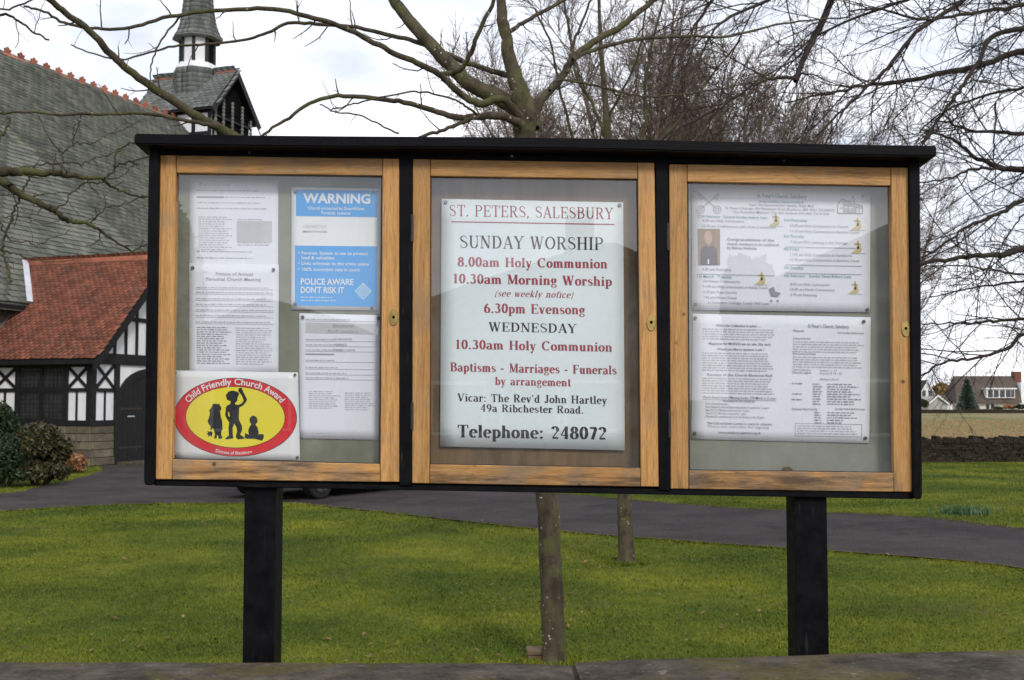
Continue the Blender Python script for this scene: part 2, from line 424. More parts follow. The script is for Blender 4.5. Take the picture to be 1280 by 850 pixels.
GL = {
 'A': (.74, [_ln(.1, 0, .37, 1, 't'), _ln(.37, 1, .64, 0, 'T'), _bar(.2, .53, .34), _bar(0, .22, .03), _bar(.5, .76, .03)]),
 'B': (.7, _V(.17) + [_arc(.36, .76, .19, .21, 90, -90), _arc(.37, .28, .24, .25, 90, -90), _bar(.17, .37, .97), _bar(.17, .38, .54), _bar(.17, .38, .03)]),
 'C': (.74, [_arc(.4, .5, .31, .47, 48, 312), _ln(.62, .72, .62, .98, 't')]),
 'D': (.78, _V(.17) + [_arc(.33, .5, .34, .47, 90, -90), _bar(.17, .34, .97), _bar(.17, .34, .03)]),
 'E': (.68, _V(.17) + [_bar(.17, .6, .97), _bar(.17, .46, .52), _bar(.17, .62, .03), _ln(.6, .98, .6, .76, 't'), _ln(.46, .4, .46, .64, 't'), _ln(.62, .02, .62, .26, 't')]),
 'F': (.62, _V(.17) + [_bar(.17, .58, .97), _bar(.17, .44, .5), _ln(.58, .98, .58, .76, 't'), _ln(.44, .38, .44, .62, 't')]),
 'H': (.82, _V(.17) + _V(.65) + [_bar(.17, .65, .52)]),
 'I': (.36, _V(.18)),
 'J': (.5, _V(.32, .2, 1, 't') + [_arc(.19, .2, .13, .18, 0, -170)]),
 'L': (.64, _V(.17) + [_bar(.17, .58, .03), _ln(.58, .02, .58, .28, 't')]),
 'M': (.94, _V(.15, w='t') + [_ln(.17, 1, .46, .06, 'T'), _ln(.46, .06, .74, 1, 't')] + _V(.78)),
 'N': (.8, _V(.14, w='t') + [_ln(.15, .98, .64, .04, 'T')] + [_ln(.66, 0, .66, 1, 't'), _bar(.54, .78, .97)]),
 'O': (.8, [_arc(.4, .5, .31, .47, 0, 360)]),
 'P': (.68, _V(.17) + [_arc(.36, .73, .23, .24, 90, -90), _bar(.17, .37, .97), _bar(.17, .37, .49)]),
 'R': (.76, _V(.17) + [_arc(.36, .74, .22, .23, 90, -90), _bar(.17, .37, .97), _bar(.17, .37, .51), _ln(.38, .5, .62, .02, 'T'), _bar(.56, .76, .03)]),
 'S': (.62, _S(1, 0)),
 'T': (.72, _V(.36, s='b') + [_bar(.04, .68, .97), _ln(.05, .98, .05, .74, 't'), _ln(.67, .98, .67, .74, 't')]),
 'U': (.78, _V(.17, .3, 1, 't') + [_arc(.4, .3, .23, .27, 180, 360), _ln(.63, .28, .63, 1, 't'), _bar(.5, .76, .97)]),
 'V': (.74, [_ln(.1, 1, .37, 0, 'T'), _ln(.37, 0, .64, 1, 't'), _bar(0, .24, .97), _bar(.52, .76, .97)]),
 'W': (1.02, [_ln(.1, 1, .32, 0, 'T'), _ln(.32, 0, .5, .96, 't'), _ln(.48, 1, .7, 0, 'T'), _ln(.7, 0, .9, 1, 't'), _bar(0, .24, .97), _bar(.36, .6, .97), _bar(.78, 1.0, .97)]),
 'Y': (.74, [_ln(.1, 1, .37, .46, 'T'), _ln(.64, 1, .37, .46, 't'), _bar(0, .24, .97), _bar(.52, .76, .97)] + _V(.37, 0, .5, 'b')),
 'a': (.54, [_arc(.23, .48, .16, .16, 160, 0)] + [_ln(.4, .48, .4, .04, 'T'), _bar(.4, .54, .03), _arc(.23, .18, .15, .17, 60, 330)]),
 'b': (.56, _V(.14, 0, 1, 'l') + [_arc(.29, .33, .19, .31, 130, -130)]),
 'c': (.48, [_arc(.26, .33, .19, .31, 45, 315)]),
 'd': (.58, _V(.42, 0, 1, 'l') + [_bar(.42, .56, .03), _arc(.27, .33, .19, .31, 50, 310)]),
 'e': (.5, [_arc(.26, .33, .19, .31, 5, 315), _bar(.08, .45, .36)]),
 'g': (.52, [_arc(.24, .44, .15, .21, 0, 360), _arc(.25, -.1, .19, .15, 0, 360, .6), _ln(.12, .24, .14, .06, 't'), _bar(.34, .5, .62)]),
 'h': (.6, _V(.14, 0, 1, 'lb') + [_arc(.29, .42, .16, .22, 180, 0), _ln(.45, .44, .45, 0, 'T'), _bar(.34, .58, .03)]),
 'i': (.3, _V(.15, 0, .66, 'lb') + [('d', .15, .88)]),
 'j': (.3, _V(.16, -.15, .66, 'l') + [('d', .16, .88)]),
 'k': (.56, _V(.14, 0, 1, 'lb') + [_ln(.17, .26, .42, .64, 't'), _ln(.24, .4, .46, .02, 'T'), _bar(.34, .54, .63), _bar(.38, .58, .03)]),
 'l': (.3, _V(.15, 0, 1, 'lb')),
 'm': (.88, _V(.14, 0, .66, 'lb') + [_arc(.28, .42, .15, .22, 180, 0), _ln(.43, .44, .43, 0, 'T'), _bar(.33, .53, .03), _arc(.57, .42, .15, .22, 180, 0), _ln(.72, .44, .72, 0, 'T'), _bar(.62, .86, .03)]),
 'n': (.6, _V(.14, 0, .66, 'lb') + [_arc(.29, .42, .16, .22, 180, 0), _ln(.45, .44, .45, 0, 'T'), _bar(.34, .58, .03)]),
 'o': (.52, [_arc(.26, .33, .19, .31, 0, 360)]),
 'p': (.56, _V(.14, -.3, .66, 'lb') + [_arc(.29, .33, .19, .31, 130, -130)]),
 'r': (.44, _V(.14, 0, .66, 'lb') + [_arc(.29, .44, .14, .19, 170, 60), ('d', .37, .56)]),
 's': (.44, _S(.66, .02)),
 't': (.36, [_ln(.17, .14, .17, .88, 'T'), _bar(.04, .33, .63), _arc(.27, .14, .1, .11, 180, 320)]),
 'u': (.6, _V(.15, .2, .66, 'l') + [_arc(.29, .2, .14, .18, 180, 350), _ln(.44, 0, .44, .66, 'T'), _bar(.31, .44, .63), _bar(.44, .57, .03)]),
 'v': (.54, [_ln(.1, .66, .27, 0, 'T'), _ln(.27, 0, .44, .66, 't'), _bar(0, .2, .63), _bar(.34, .54, .63)]),
 'w': (.76, [_ln(.1, .66, .25, 0, 'T'), _ln(.25, 0, .39, .64, 't'), _ln(.37, .66, .53, 0, 'T'), _ln(.53, 0, .67, .66, 't'), _bar(0, .2, .63), _bar(.57, .76, .63)]),
 'y': (.54, [_ln(.1, .66, .28, 0, 'T'), _ln(.45, .66, .2, -.24, 't'), _bar(0, .2, .63), _bar(.35, .55, .63), ('d', .16, -.24)]),
 '0': (.56, [_arc(.28, .5, .19, .47, 0, 360)]),
 '1': (.5, [_ln(.27, 0, .27, 1, 'T'), _bar(.12, .42, .03), _ln(.27, .98, .12, .86, 't')]),
 '2': (.56, [_arc(.26, .72, .17, .25, 165, -25), _ln(.42, .62, .1, .1, 't'), ('B', .08, .46, .07)]),
 '3': (.56, [_arc(.25, .76, .15, .21, 150, -90), _arc(.25, .28, .19, .25, 90, -155)]),
 '4': (.56, [_ln(.37, 0, .37, 1, 'T'), _ln(.36, 1, .04, .3, 't'), _bar(.04, .5, .29), _bar(.26, .48, .03)]),
 '6': (.56, [_arc(.28, .3, .19, .27, 0, 360), _arc(.44, .32, .35, .64, 180, 105)]),
 '7': (.54, [('B', .06, .48, .92), _ln(.45, .9, .22, 0, 'T')]),
 '8': (.56, [_arc(.28, .75, .15, .21, 0, 360), _arc(.28, .28, .19, .25, 0, 360)]),
 '9': (.56, [_arc(.28, .68, .19, .28, 0, 360), _arc(.12, .66, .35, .62, 0, -75)]),
 '.': (.26, [('d', .12, .07)]), ',': (.26, [('d', .12, .07), _ln(.14, .06, .08, -.12, 't')]),
 ':': (.3, [('d', .14, .07), ('d', .14, .55)]), '-': (.4, [('B', .05, .33, .36)]),
 "'": (.22, [_ln(.11, .98, .09, .72, 'h')]), '(': (.34, [_arc(.38, .35, .26, .62, 120, 240, .6)]), ')': (.34, [_arc(-.04, .35, .26, .62, 60, -60, .6)]),
 ' ': (.36, []),
}
def serif_mesh(text, T=.19, thin=.065, track=.06, shear=0.0, space=None):
    V, Fc = [], []; x = 0.0; lay = 0
    def strip(pts, ws):
        nonlocal lay
        P = [Vector((a, b)) for a, b in pts]; n = len(P); L = []; Rr = []
        closed = (P[0] - P[-1]).length < 1e-4
        for i in range(n):
            if closed and i in (0, n - 1): d = P[1] - P[n - 2]
            else: d = P[min(i + 1, n - 1)] - P[max(i - 1, 0)]
            d.normalize(); nn = Vector((-d.y, d.x)); w = ws(i, d) / 2
            L.append(P[i] + nn * w); Rr.append(P[i] - nn * w)
        b = len(V); z = lay * 0.0002; lay += 1
        for q in L + Rr: V.append((q.x + x + shear * q.y, q.y, z))
        for i in range(n - 1): Fc.append((b + n + i, b + n + i + 1, b + i + 1, b + i))
    for ch in text:
        adv, st = GL[ch]
        if ch == ' ' and space: adv = space
        for s in st:
            k = s[0]
            if k == 'c': strip(s[1], lambda i, d, q=s[2]: (thin + (T - thin) * abs(d.y) ** 1.3) * q)
            elif k == 's': strip(s[1], lambda i, d, q=s[2]: thin * .6 + T * .8 * (q[i] - .2))
            elif k == 'l': w = {'T': T, 't': thin * 1.15, 'h': T * .6}[s[2]]; strip(s[1], lambda i, d, w=w: w)
            elif k == 'b': strip([(s[1], s[3]), (s[2], s[3])], lambda i, d: thin)
            elif k == 'B': strip([(s[1], s[3]), (s[2], s[3])], lambda i, d: .14)
            elif k == 'd':
                b = len(V); r = max(T * .52, .075); z = lay * 0.0002; lay += 1
                for i in range(8): V.append((s[1] + x + r * math.cos(i * .785), s[2] + r * math.sin(i * .785), z))
                Fc.append(tuple(range(b, b + 8)))
        x += adv + track
    xs = [v[0] for v in V]; x0, x1 = min(xs), max(xs)
    return [((v[0] - x0) / (x1 - x0), v[1], v[2]) for v in V], Fc

def place(vf, p0, p1, cap, Y, name, mat, parent):
    """lettering with u 0..1 across and v in cap heights; baseline runs from photo point p0 to p1 on the plane at Y"""
    V, Fc = vf
    A = at(*p0, Y); B = at(*p1, Y); H = cap * Y / F
    out = [A + (B - A) * v[0] + Vector((0, -v[2] * 0.02, H * v[1])) for v in V]
    return mk(name, out, Fc, mat, parent)

_tc = {}
def sans_mesh(text, bold=0.0):
    """u 0..1, v in cap heights, from Blender's built-in typeface"""
    cu = bpy.data.curves.new('t', 'FONT'); cu.body = text; cu.resolution_u = 2; cu.offset = bold
    o = bpy.data.objects.new('t', cu); COL.objects.link(o)
    me = bpy.data.meshes.new_from_object(o)
    V = [tuple(v.co) for v in me.vertices]; Fc = [tuple(p.vertices) for p in me.polygons]
    bpy.data.objects.remove(o); bpy.data.meshes.remove(me); bpy.data.curves.remove(cu)
    xs = [v[0] for v in V]; x0, x1 = min(xs), max(xs)
    return [((v[0] - x0) / (x1 - x0), v[1] / 0.73, 0) for v in V], Fc

class Print:
    """printed matter collected per colour on one sheet; everything given in photo points on plane Y"""
    def __init__(s, Y, parent, slope=0.0): s.Y = Y; s.p = parent; s.c = {}; s.sl = slope; s.layer = 0
    def _mb(s, mat): return s.c.setdefault(mat, MB())
    def text(s, t, x0, x1, y, cap, mat='ink', bold=0.0):
        V, Fc = sans_mesh(t, bold); mb = s._mb(mat)
        A = at(x0, y, s.Y); B = at(x1, y + (x1 - x0) * s.sl, s.Y); H = cap * s.Y / F
        mb.add([A + (B - A) * v[0] + Vector((0, -0.0012, H * v[1])) for v in V], Fc)
    def poly(s, pts, mat, dy=0.0006):
        mb = s._mb(mat); mb.add([at(x, y, s.Y) + Vector((0, -dy, 0)) for x, y in pts], [tuple(range(len(pts)))])
    def bar(s, x0, x1, y, h, mat='ink_pale', dy=0.001):
        k = s.sl * (x1 - x0); s.poly([(x0, y + h / 2), (x1, y + k + h / 2), (x1, y + k - h / 2), (x0, y - h / 2)], mat, dy)
    def rows(s, x0, x1, ys, h=1.1, mat='ink_pale', fill=(0.7, 1.0)):
        """paragraph too fine to read: short uneven word marks"""
        for y in ys:
            x = x0; e = x0 + (x1 - x0) * R_.uniform(*fill)
            while x < e:
                w = R_.uniform(1.5, 6.5); 
                s.bar(x, min(x + w, e), y + s.sl * (x - x0), h * R_.uniform(.75, 1.1), mat, 0.0009); x += w + R_.uniform(.9, 1.5)
    def build(s):
        for k, mb in s.c.items():
            mk('print', mb.v, mb.f, M[k], s.p)['kind'] = 'stuff'

# ------------------------------------------------------------------ the notice case
YF = 2.64            # front face of the doors
YP = YF + 0.052      # sheets of paper
YB = YF + 0.056      # pinboard
case = empty('notice_case', (at(640, 605, YF).x, YF + .07, 0), 'three-door oak and black timber notice case on two black posts', 'notice board')

# roof board
def zz(px, py, Y): return at(px, py, Y)
YR = YF - 0.055
a0, a1 = zz(167, 180, YR), zz(1171, 195, YR); b0, b1 = zz(168, 166.5, YR), zz(1171, 181.5, YR)
D = 0.235
mb = MB(); n = 12
for i in range(n):                                         # slightly bowed board, falls a little to the back
    def P(q, top, back):
        f = q / n; A, B = (b0, b1) if top else (a0, a1)
        p = A + (B - A) * f; p = p + Vector((0, D if back else 0, -0.014 if back else 0))
        p.z += 0.0028 * math.sin(f * math.pi) - 0.0016 * math.sin(f * 9)
        return p
    mb.hexa([P(i, 0, 0), P(i + 1, 0, 0), P(i + 1, 0, 1), P(i, 0, 1), P(i, 1, 0), P(i + 1, 1, 0), P(i + 1, 1, 1), P(i, 1, 1)])
o = mb.build('roof_board', M['black'], case)
bm = bmesh.new(); bm.from_mesh(o.data); bmesh.ops.remove_doubles(bm, verts=bm.verts, dist=1e-5)
seen = {}
for f in list(bm.faces):
    k = tuple(round(c, 4) for c in f.calc_center_median())
    seen.setdefault(k, []).append(f)
dup_ = [f for fs in seen.values() if len(fs) > 1 for f in fs]
bmesh.ops.delete(bm, geom=dup_, context='FACES_ONLY')
bmesh.ops.bevel(bm, geom=[e for e in bm.edges if len(e.link_faces) == 2 and e.calc_face_angle(0) > 1.0], offset=0.003, segments=2, affect='EDGES')
bm.to_mesh(o.data); bm.free()

def board(name, quad, Y, d, mat, parent, bev=0.0015, label=None):
    mb = MB(); mb.hexa(slab(quad, Y, d)); o = mb.build(name, mat, parent, bevel=bev)
    if label: o['label'] = label
    return o
# sides with rounded feet
def side(xt0, xt1, yt, xb0, xb1, yb):
    mb = MB(); pts = [(xt0, yt), (xt1, yt)]
    r = (xb1 - xb0) / 2; cx = (xb0 + xb1) / 2
    pts += [(xb1, yb - r)] + [(cx + r * math.cos(a), yb - r * .55 + r * .55 * math.sin(a)) for a in (0.5, 1.0, 1.57, 2.14, 2.64)] + [(xb0, yb - r)]
    mb.prism([at(x, y, YF - 0.012) for x, y in pts], (0, 0.165, 0))
    return mb.build('side_board', M['black_v'], case, bevel=0.002)
side(186, 199, 182, 179.5, 193, 607)
side(1136.5, 1150, 196, 1142, 1153, 624)
board('top_rail', [(198, 184), (1137, 198), (1137, 208), (198, 193.5)], YF - .004, .03, M['black'], case)
board('bottom_rail', [(192.5, 601), (1142, 616.5), (1142, 624), (192.5, 607)], YF + .004, .14, M['black'], case)
board('mullion', [(499.5, 194), (515, 194.5), (515, 607), (499.5, 606.7)], YF - .003, .10, M['black_v'], case)
board('mullion', [(819.5, 200), (835, 200.3), (837.5, 613), (823.8, 612.7)], YF - .003, .10, M['black_v'], case)
board('back_panel', [(196, 186), (1140, 200), (1140, 618), (192, 606)], YF + .088, .02, M['black'], case)
board('top_panel', [(196, 186), (1140, 200), (1140, 203), (196, 189)], YF + .03, .055, M['black'], case)
# pinboards behind each door
board('pinboard', [(206, 192), (496, 196), (496, 600), (200, 596)], YB, .012, M['felt'], case, 0, 'grey-green pinboard')
board('pinboard', [(520, 196), (814, 200), (820, 606), (518, 602)], YB, .012, M['backwood'], case, 0, 'brown wooden backing board')
board('pinboard', [(840, 202), (1130, 206), (1137, 612), (844, 608)], YB, .012, M['felt_grey'], case, 0, 'grey pinboard')

def door(out, inn, lock, hinges, label):
    (TL, TR, BR, BL), (tl, tr, br, bl) = out, inn
    d = empty('door', at((BL[0] + BR[0]) / 2, BL[1], YF), parent=case); d['label'] = label
    g = 0.35
    board('stile', [TL, (tl[0] - g, TL[1] + (TR[1] - TL[1]) * .07), (bl[0] - g, BL[1] + (BR[1] - BL[1]) * .07), BL], YF, .022, M['oak_z'], d)
    board('stile', [(tr[0] + g, TR[1] - (TR[1] - TL[1]) * .07), TR, BR, (br[0] + g, BR[1] - (BR[1] - BL[1]) * .07)], YF, .022, M['oak_z'], d)
    board('rail', [(tl[0] + .2, TL[1] + .3), (tr[0] - .2, TR[1] - .1), (tr[0] - .2, tr[1]), (tl[0] + .2, tl[1])], YF + .0008, .022, M['oak_x'], d)
    board('rail', [(bl[0] + .2, bl[1]), (br[0] - .2, br[1]), (br[0] - .2, BR[1] - .1), (bl[0] + .2, BL[1] + .3)], YF + .0008, .022, M['oak_low'], d)
    # dark putty bead round the glass
    m_ = MB()
    for A, B in ((tl, tr), (tr, br), (br, bl), (bl, tl)):
        a, b = at(*A, YF + .012), at(*B, YF + .012); m_.beam(a, b, .005, .004, (0, -1, 0))
    m_.build('putty_bead', M['iron'], d)
    gq = [at(*p, YF + .014) for p in (tl, tr, br, bl)]
    mk('glass_pane', [gq[3], gq[2], gq[1], gq[0]], [(0, 1, 2, 3)], M['glass'], d)
    c = at(*lock, YF); mb = MB(); k = F / YF
    ring = [c + Vector((5.8 / k * math.cos(q * math.pi / 8), 0, 10.5 / k * math.sin(q * math.pi / 8))) for q in range(16)]
    mb.prism([p + Vector((0, -.0025, 0)) for p in ring], (0, .003, 0)); o = mb.build('lock_plate', M['brass'], d, bevel=.0008)
    mb = MB(); mb.cyl(c + Vector((0, -.0032, .001)), c + Vector((0, -.0005, .001)), .0036, n=10); mb.build('keyhole', M['dark_hole'], d)
    for hx, hy in hinges:
        mb = MB(); a = at(hx, hy - 17, YF - .004); b = at(hx, hy + 17, YF - .004); mb.cyl(a, b, .0035, n=8)
        mb.build('hinge', M['iron'], d)
    return d
door([(200, 193), (499, 197), (499, 602.5), (193, 599)], [(220.5, 216), (478, 219.5), (475, 580), (215, 574)], (492, 397), [(196.5, 280), (193.5, 515)], 'left glazed oak door, its bottom rail grey and weathered')
door([(516, 196.5), (818, 201.5), (824, 608.5), (515, 604)], [(538, 220), (797, 223.5), (801, 585), (537, 580.5)], (814, 403.5), [(515, 285), (515, 520)], 'middle glazed oak door, its bottom rail blackened')
door([(836.5, 205), (1136.5, 209.5), (1141.5, 615), (838.5, 611)], [(859, 227), (1113.5, 232), (1117.5, 591), (861, 588)], (1132, 411), [(835, 296), (837, 530)], 'right glazed oak door, its wood paler')
# posts
for (x0, x1, dep) in ((305.5, 345, .085), (993, 1033.5, .085)):
    a = at(x0, 603, YF + .02).x; b = at(x1, 603, YF + .02).x
    mb = MB(); zt = at(x0, 603 if x0 < 600 else 616, YF + .02).z
    mb.box(a, b, YF + .021, YF + .021 + dep, -0.3, zt); mb.build('post', M['black_v'], case, bevel=.003, seg=2)
# finger notch hole at the bottom of the right pinboard
for i_, (sx_, sy_) in enumerate(((312, 175.5), (640, 180), (980, 185.5))):      # rusty screw heads under the roof board
    mb = MB(); q_ = at(sx_, sy_ + 15, YF - .0045); mb.cyl(q_, q_ + Vector((0, -.0015, 0)), .0035, n=8); mb.build('screw', M['pin'], case)
mb = MB(); c = at(984, 588, YB - .002)
mb.prism([c + Vector((.014 * math.cos(q * math.pi / 8), 0, .009 * math.sin(q * math.pi / 8))) for q in range(9)], (0, .0015, 0)); mb.build('finger_hole', M['backwood'], case)

# ------------------------------------------------------------------ sheets pinned inside the case
def sheet(name, quad, Y, mat, label, cat, group=None, curl=0.0, t=0.0006):
    """thin sheet with slight waves and real thickness"""
    tl, tr, br, bl = [np.array(at(x, y, Y)) for x, y in quad]
    nu, nv = 12, 12; V = []; Fc = []
    ph = R_.uniform(0, 6)
    for s in (0, 1):
        for j in range(nv + 1):
            for i in range(nu + 1):
                u, v = i / nu, j / nv
                p = (tl * (1 - u) + tr * u) * (1 - v) + (bl * (1 - u) + br * u) * v
                w = curl * (0.5 + 0.5 * math.sin(v * 6 + ph + u * 2)) * (4 * u * (1 - u))
                V.append((p[0], p[1] + (t if s else 0) + w * 0.6, p[2]))
    N = (nu + 1) * (nv + 1)
    for j in range(nv):
        for i in range(nu):
            a = j * (nu + 1) + i
            Fc.append((a, a + nu + 1, a + nu + 2, a + 1)); Fc.append((N + a, N + a + 1, N + a + nu + 2, N + a + nu + 1))
    rim = [i for i in range(nu + 1)] + [j * (nu + 1) + nu for j in range(1, nv + 1)] + [nv * (nu + 1) + i for i in range(nu - 1, -1, -1)] + [j * (nu + 1) for j in range(nv - 1, 0, -1)]
    for a, b in zip(rim, rim[1:] + rim[:1]): Fc.append((a, b, N + b, N + a))
    o = mk(name, V, Fc, mat, None, smooth=True)
    return tag(o, label, cat, group)
def pins(par, pts, Y, r=.0042, mat='pin', d=.006):
    for x, y in pts:
        c = at(x, y, Y); mb = MB(); mb.cyl(c + Vector((0, -d * .55, 0)), c, r, r, 10); mb.cyl(c + Vector((0, -d, 0)), c + Vector((0, -d * .55, 0)), r * .6, r, 10)
        mb.build('pin', M[mat], par, smooth=False)

Ys = YP
# upper legal notice
s1 = sheet('paper_notice', [(237, 222), (348, 224), (347.5, 372), (237, 371)], Ys + .0028, M['paper'], 'faint printed form at top left, its foot tucked under the annual meeting notice', 'notice', 'paper notices pinned in the case')
pr = Print(Ys + .0026, s1, .012)
pr.text('Notice', 250, 288, 232, 4, 'ink_pale'); pr.rows(246, 335, [238, 246, 253, 260], 1.2, 'ink_pale', (.85, 1)); pr.bar(246, 280, 246, 1.6, 'ink_soft')
pr.rows(248, 291, list(np.arange(271, 312, 2.9)), 1.1, 'ink_pale'); pr.poly([(296, 276), (340, 276.5), (340, 303), (296, 302.5)], 'shade_print')
pr.rows(297, 339, list(np.arange(274, 306, 2.9)), 1.1, 'ink_pale'); pr.rows(246, 340, [314, 322], 1.2, 'ink_pale')
pr.build()
s2 = sheet('paper_notice', [(236.5, 329), (348.5, 331), (348, 466), (236.5, 470)], Ys + .0012, M['paper'], 'printed form headed Notice of Annual Parochial Church Meeting, two pins at its top', 'notice', 'paper notices pinned in the case')
pr = Print(Ys + .001, s2, .012)
pr.text('Notice of Annual', 270, 316, 344, 4.2, 'ink_soft', .01); pr.text('Parochial Church Meeting', 258, 326, 350.5, 4.2, 'ink_soft', .01)
for y in (359, 365, 373, 380, 387, 394, 402): pr.rows(245, 342, [y], 1.2, 'ink_pale', (.9, 1)); pr.bar(244, 342, y + 2.2, .5, 'ink_pale')
pr.rows(246, 290, list(np.arange(409, 455, 2.8)), 1.1, 'ink_soft'); pr.rows(295, 341, list(np.arange(410, 456, 2.8)), 1.1, 'ink_pale')
pr.build(); pins(s2, [(241, 334.5), (342, 337)], Ys)
# warning poster
s3 = sheet('warning_poster', [(364.5, 234), (476, 236), (474.5, 388), (364, 387)], Ys, M['paper2'], 'blue and white poster headed WARNING with POLICE AWARE DON\'T RISK IT', 'poster')
pr = Print(Ys, s3, .012)
for q_ in ([(370, 270), (471.5, 271.5), (472, 238.5), (370, 237)], [(368.5, 382), (471, 383.5), (471.5, 308), (368.5, 307)]):
    mk('colour_panel', [at(x, y, Ys) + Vector((0, -.0006, 0)) for x, y in q_], [(0, 1, 2, 3)], M['blue'], s3)
V_ = pr
pr.text('WARNING', 379, 463, 253.5, 12.5, 'white_ink', .03)
pr.text('Church protected by SmartWater', 385, 456, 262, 4.2, 'white_ink', .012); pr.text('Forensic systems', 402, 438, 268, 4.2, 'white_ink', .012)
pr.text('CRIMESTOP', 379, 408, 285, 4.4, 'shade_print'); pr.text('SMARTWATER', 378, 409, 290.5, 2.6, 'ink_soft', .01)
pr.text('\u2022 Forensic System in use to protect', 373, 460, 318, 4.3, 'white_ink', .012); pr.text('lead & valuables', 377, 418, 324, 4.3, 'white_ink', .012)
pr.text('\u2022 Links criminals to the crime scene', 373, 461, 331, 4.3, 'white_ink', .012); pr.text('\u2022 100% conviction rate in court', 373, 450, 338.5, 4.3, 'white_ink', .012)
pr.text('POLICE AWARE', 376, 442, 355.5, 8, 'white_ink', .02); pr.text("DON'T RISK IT", 376, 430, 366, 8, 'white_ink', .02)
pr.rows(376, 424, [371.5, 375.5], 1.5, 'pale_blue', (.8, 1))
cx, cy = 454, 364
for r, m_, dy in ((11, 'pale_blue', .0008), (8.4, 'blue', .001), (7.4, 'pale_blue', .0012), (4.6, 'blue', .0014), (3.4, 'pale_blue', .0016), (1.6, 'blue', .0018)):
    pr.poly([(cx - r, cy), (cx, cy + r), (cx + r, cy), (cx, cy - r)], m_, dy)
pr.build(); pins(s3, [(369, 240), (467, 240), (369, 380), (465, 385)], Ys, .0038)
# form under poster
s4 = sheet('paper_notice', [(374, 391.5), (476.5, 394), (475, 550), (374.5, 548)], Ys + .001, M['paper'], 'printed form with a grey heading box pinned under the blue WARNING poster', 'notice', 'paper notices pinned in the case')
pr = Print(Ys + .0008, s4, .012)
pr.poly([(382, 403), (474, 405), (474, 418), (382, 416)], 'shade_print'); pr.text('Electoral', 416, 442, 409, 4, 'ink_soft', .01); pr.text('Roll notice', 410, 448, 415.5, 3.8, 'ink_soft')
for y in (399, 424, 430.5, 437, 450, 459, 466, 472): pr.bar(382, 472, y + 2, .5, 'ink_pale'); pr.rows(382, 440, [y], 1.3, 'ink_pale', (.6, 1))
pr.text('SURNAME', 418, 440, 425, 2.8, 'ink_soft'); pr.text('ADDRESS', 418, 434, 432, 2.8, 'ink_soft'); pr.text('PARISH NAME', 416, 444, 438.5, 2.8, 'ink_soft')
pr.bar(382, 418, 442.5, 1.5, 'ink_soft'); pr.rows(386, 426, list(np.arange(489, 512, 2.6)), 1, 'ink_pale'); pr.rows(431, 472, list(np.arange(491, 513, 2.6)), 1, 'ink_pale')
pr.rows(382, 420, [541, 544], .8, 'ink_pale')
pr.build(); pins(s4, [(378.5, 396.5), (473, 397.5)], Ys)
# oval placard
s5 = sheet('award_placard', [(217.5, 463), (372.5, 465.5), (375, 575.5), (216.5, 573)], Ys - .004, M['paper2'], 'white card with red and yellow oval, three child silhouettes, Child Friendly Church Award', 'placard', t=.002)
YA = Ys - .004
pr = Print(YA, s5, .012)
def ell(cx, cy, rx, ry, n=64): return [(cx + rx * math.cos(-2 * math.pi * i / n), cy - ry * math.sin(-2 * math.pi * i / n) + .013 * rx * math.cos(2 * math.pi * i / n)) for i in range(n)][::-1]
CX, CY, RX, RY = 294.3, 521.5, 77, 49.2
pr.poly(ell(CX, CY, RX, RY), 'ink', .0004); pr.poly(ell(CX, CY, RX - .7, RY - .7), 'red', .0007)
pr.poly(ell(CX, CY, 62.3, 38.6), 'ink', .0010); pr.poly(ell(CX, CY, 61.6, 37.9), 'yellow', .0013)
def curved(text, cap, a0, a1, rx, ry, bold, up=True):
    tot = sans_mesh(text, bold)
    V, Fc = tot; out = []
    for u, v, _ in V:
        a = math.radians(a0 + (a1 - a0) * u)
        x = CX + rx * math.cos(a); y = CY - ry * math.sin(a) + .013 * rx * math.cos(a)
        nx, ny = math.cos(a) / rx, math.sin(a) / ry; L = math.hypot(nx, ny); nx, ny = nx / L, ny / L
        k = cap * v * (1 if up else -1)
        out.append(at(x + nx * k, y - ny * k, YA) + Vector((0, -.0016, 0)))
    pr._mb('white_ink').add(out, Fc)
curved('Child Friendly Church Award', 8.2, 155, 27, 63.5, 40.5, .02)
curved('Diocese of Blackburn', 4.0, 250, 287, 72, 46.5, .015, up=False)
ox, oy, k = 220.0, 470.0, 160 / 1236.0
def sil(pts, m_='ink', dy=.0017): pr.poly([(ox + x * k, oy + y * k) for x, y in pts][::-1], m_, dy)
# girl with long hair holding a flower
sil([(375, 268), (420, 270), (438, 300), (440, 325), (428, 335), (436, 400), (448, 440), (452, 515), (440, 530), (438, 565), (452, 600), (415, 608), (405, 570), (398, 570), (395, 600), (370, 605), (378, 560), (368, 520), (352, 500), (350, 520), (335, 522), (334, 480), (316, 462), (308, 430), (322, 400), (330, 350), (320, 335), (345, 300), (358, 270)])
sil([(340, 530), (355, 550), (345, 590), (330, 570), (310, 592), (315, 565), (292, 560), (315, 548), (300, 530), (325, 538)], 'ink', .0018)
# boy with one arm raised
sil([(545, 140), (590, 150), (612, 165), (606, 190), (596, 210), (594, 240), (570, 262), (575, 275), (605, 278), (640, 262), (655, 235), (632, 180), (604, 150), (606, 118), (636, 112), (645, 140), (688, 225), (682, 245), (650, 285), (612, 305), (608, 400), (612, 425), (638, 480), (640, 520), (622, 565), (650, 585), (665, 605), (600, 612), (578, 590), (592, 530), (588, 500), (565, 458), (548, 500), (550, 560), (556, 600), (490, 614), (476, 600), (512, 575), (508, 500), (516, 450), (492, 410), (476, 380), (484, 300), (500, 282), (524, 272), (530, 245), (520, 238), (494, 230), (482, 185), (510, 150)])
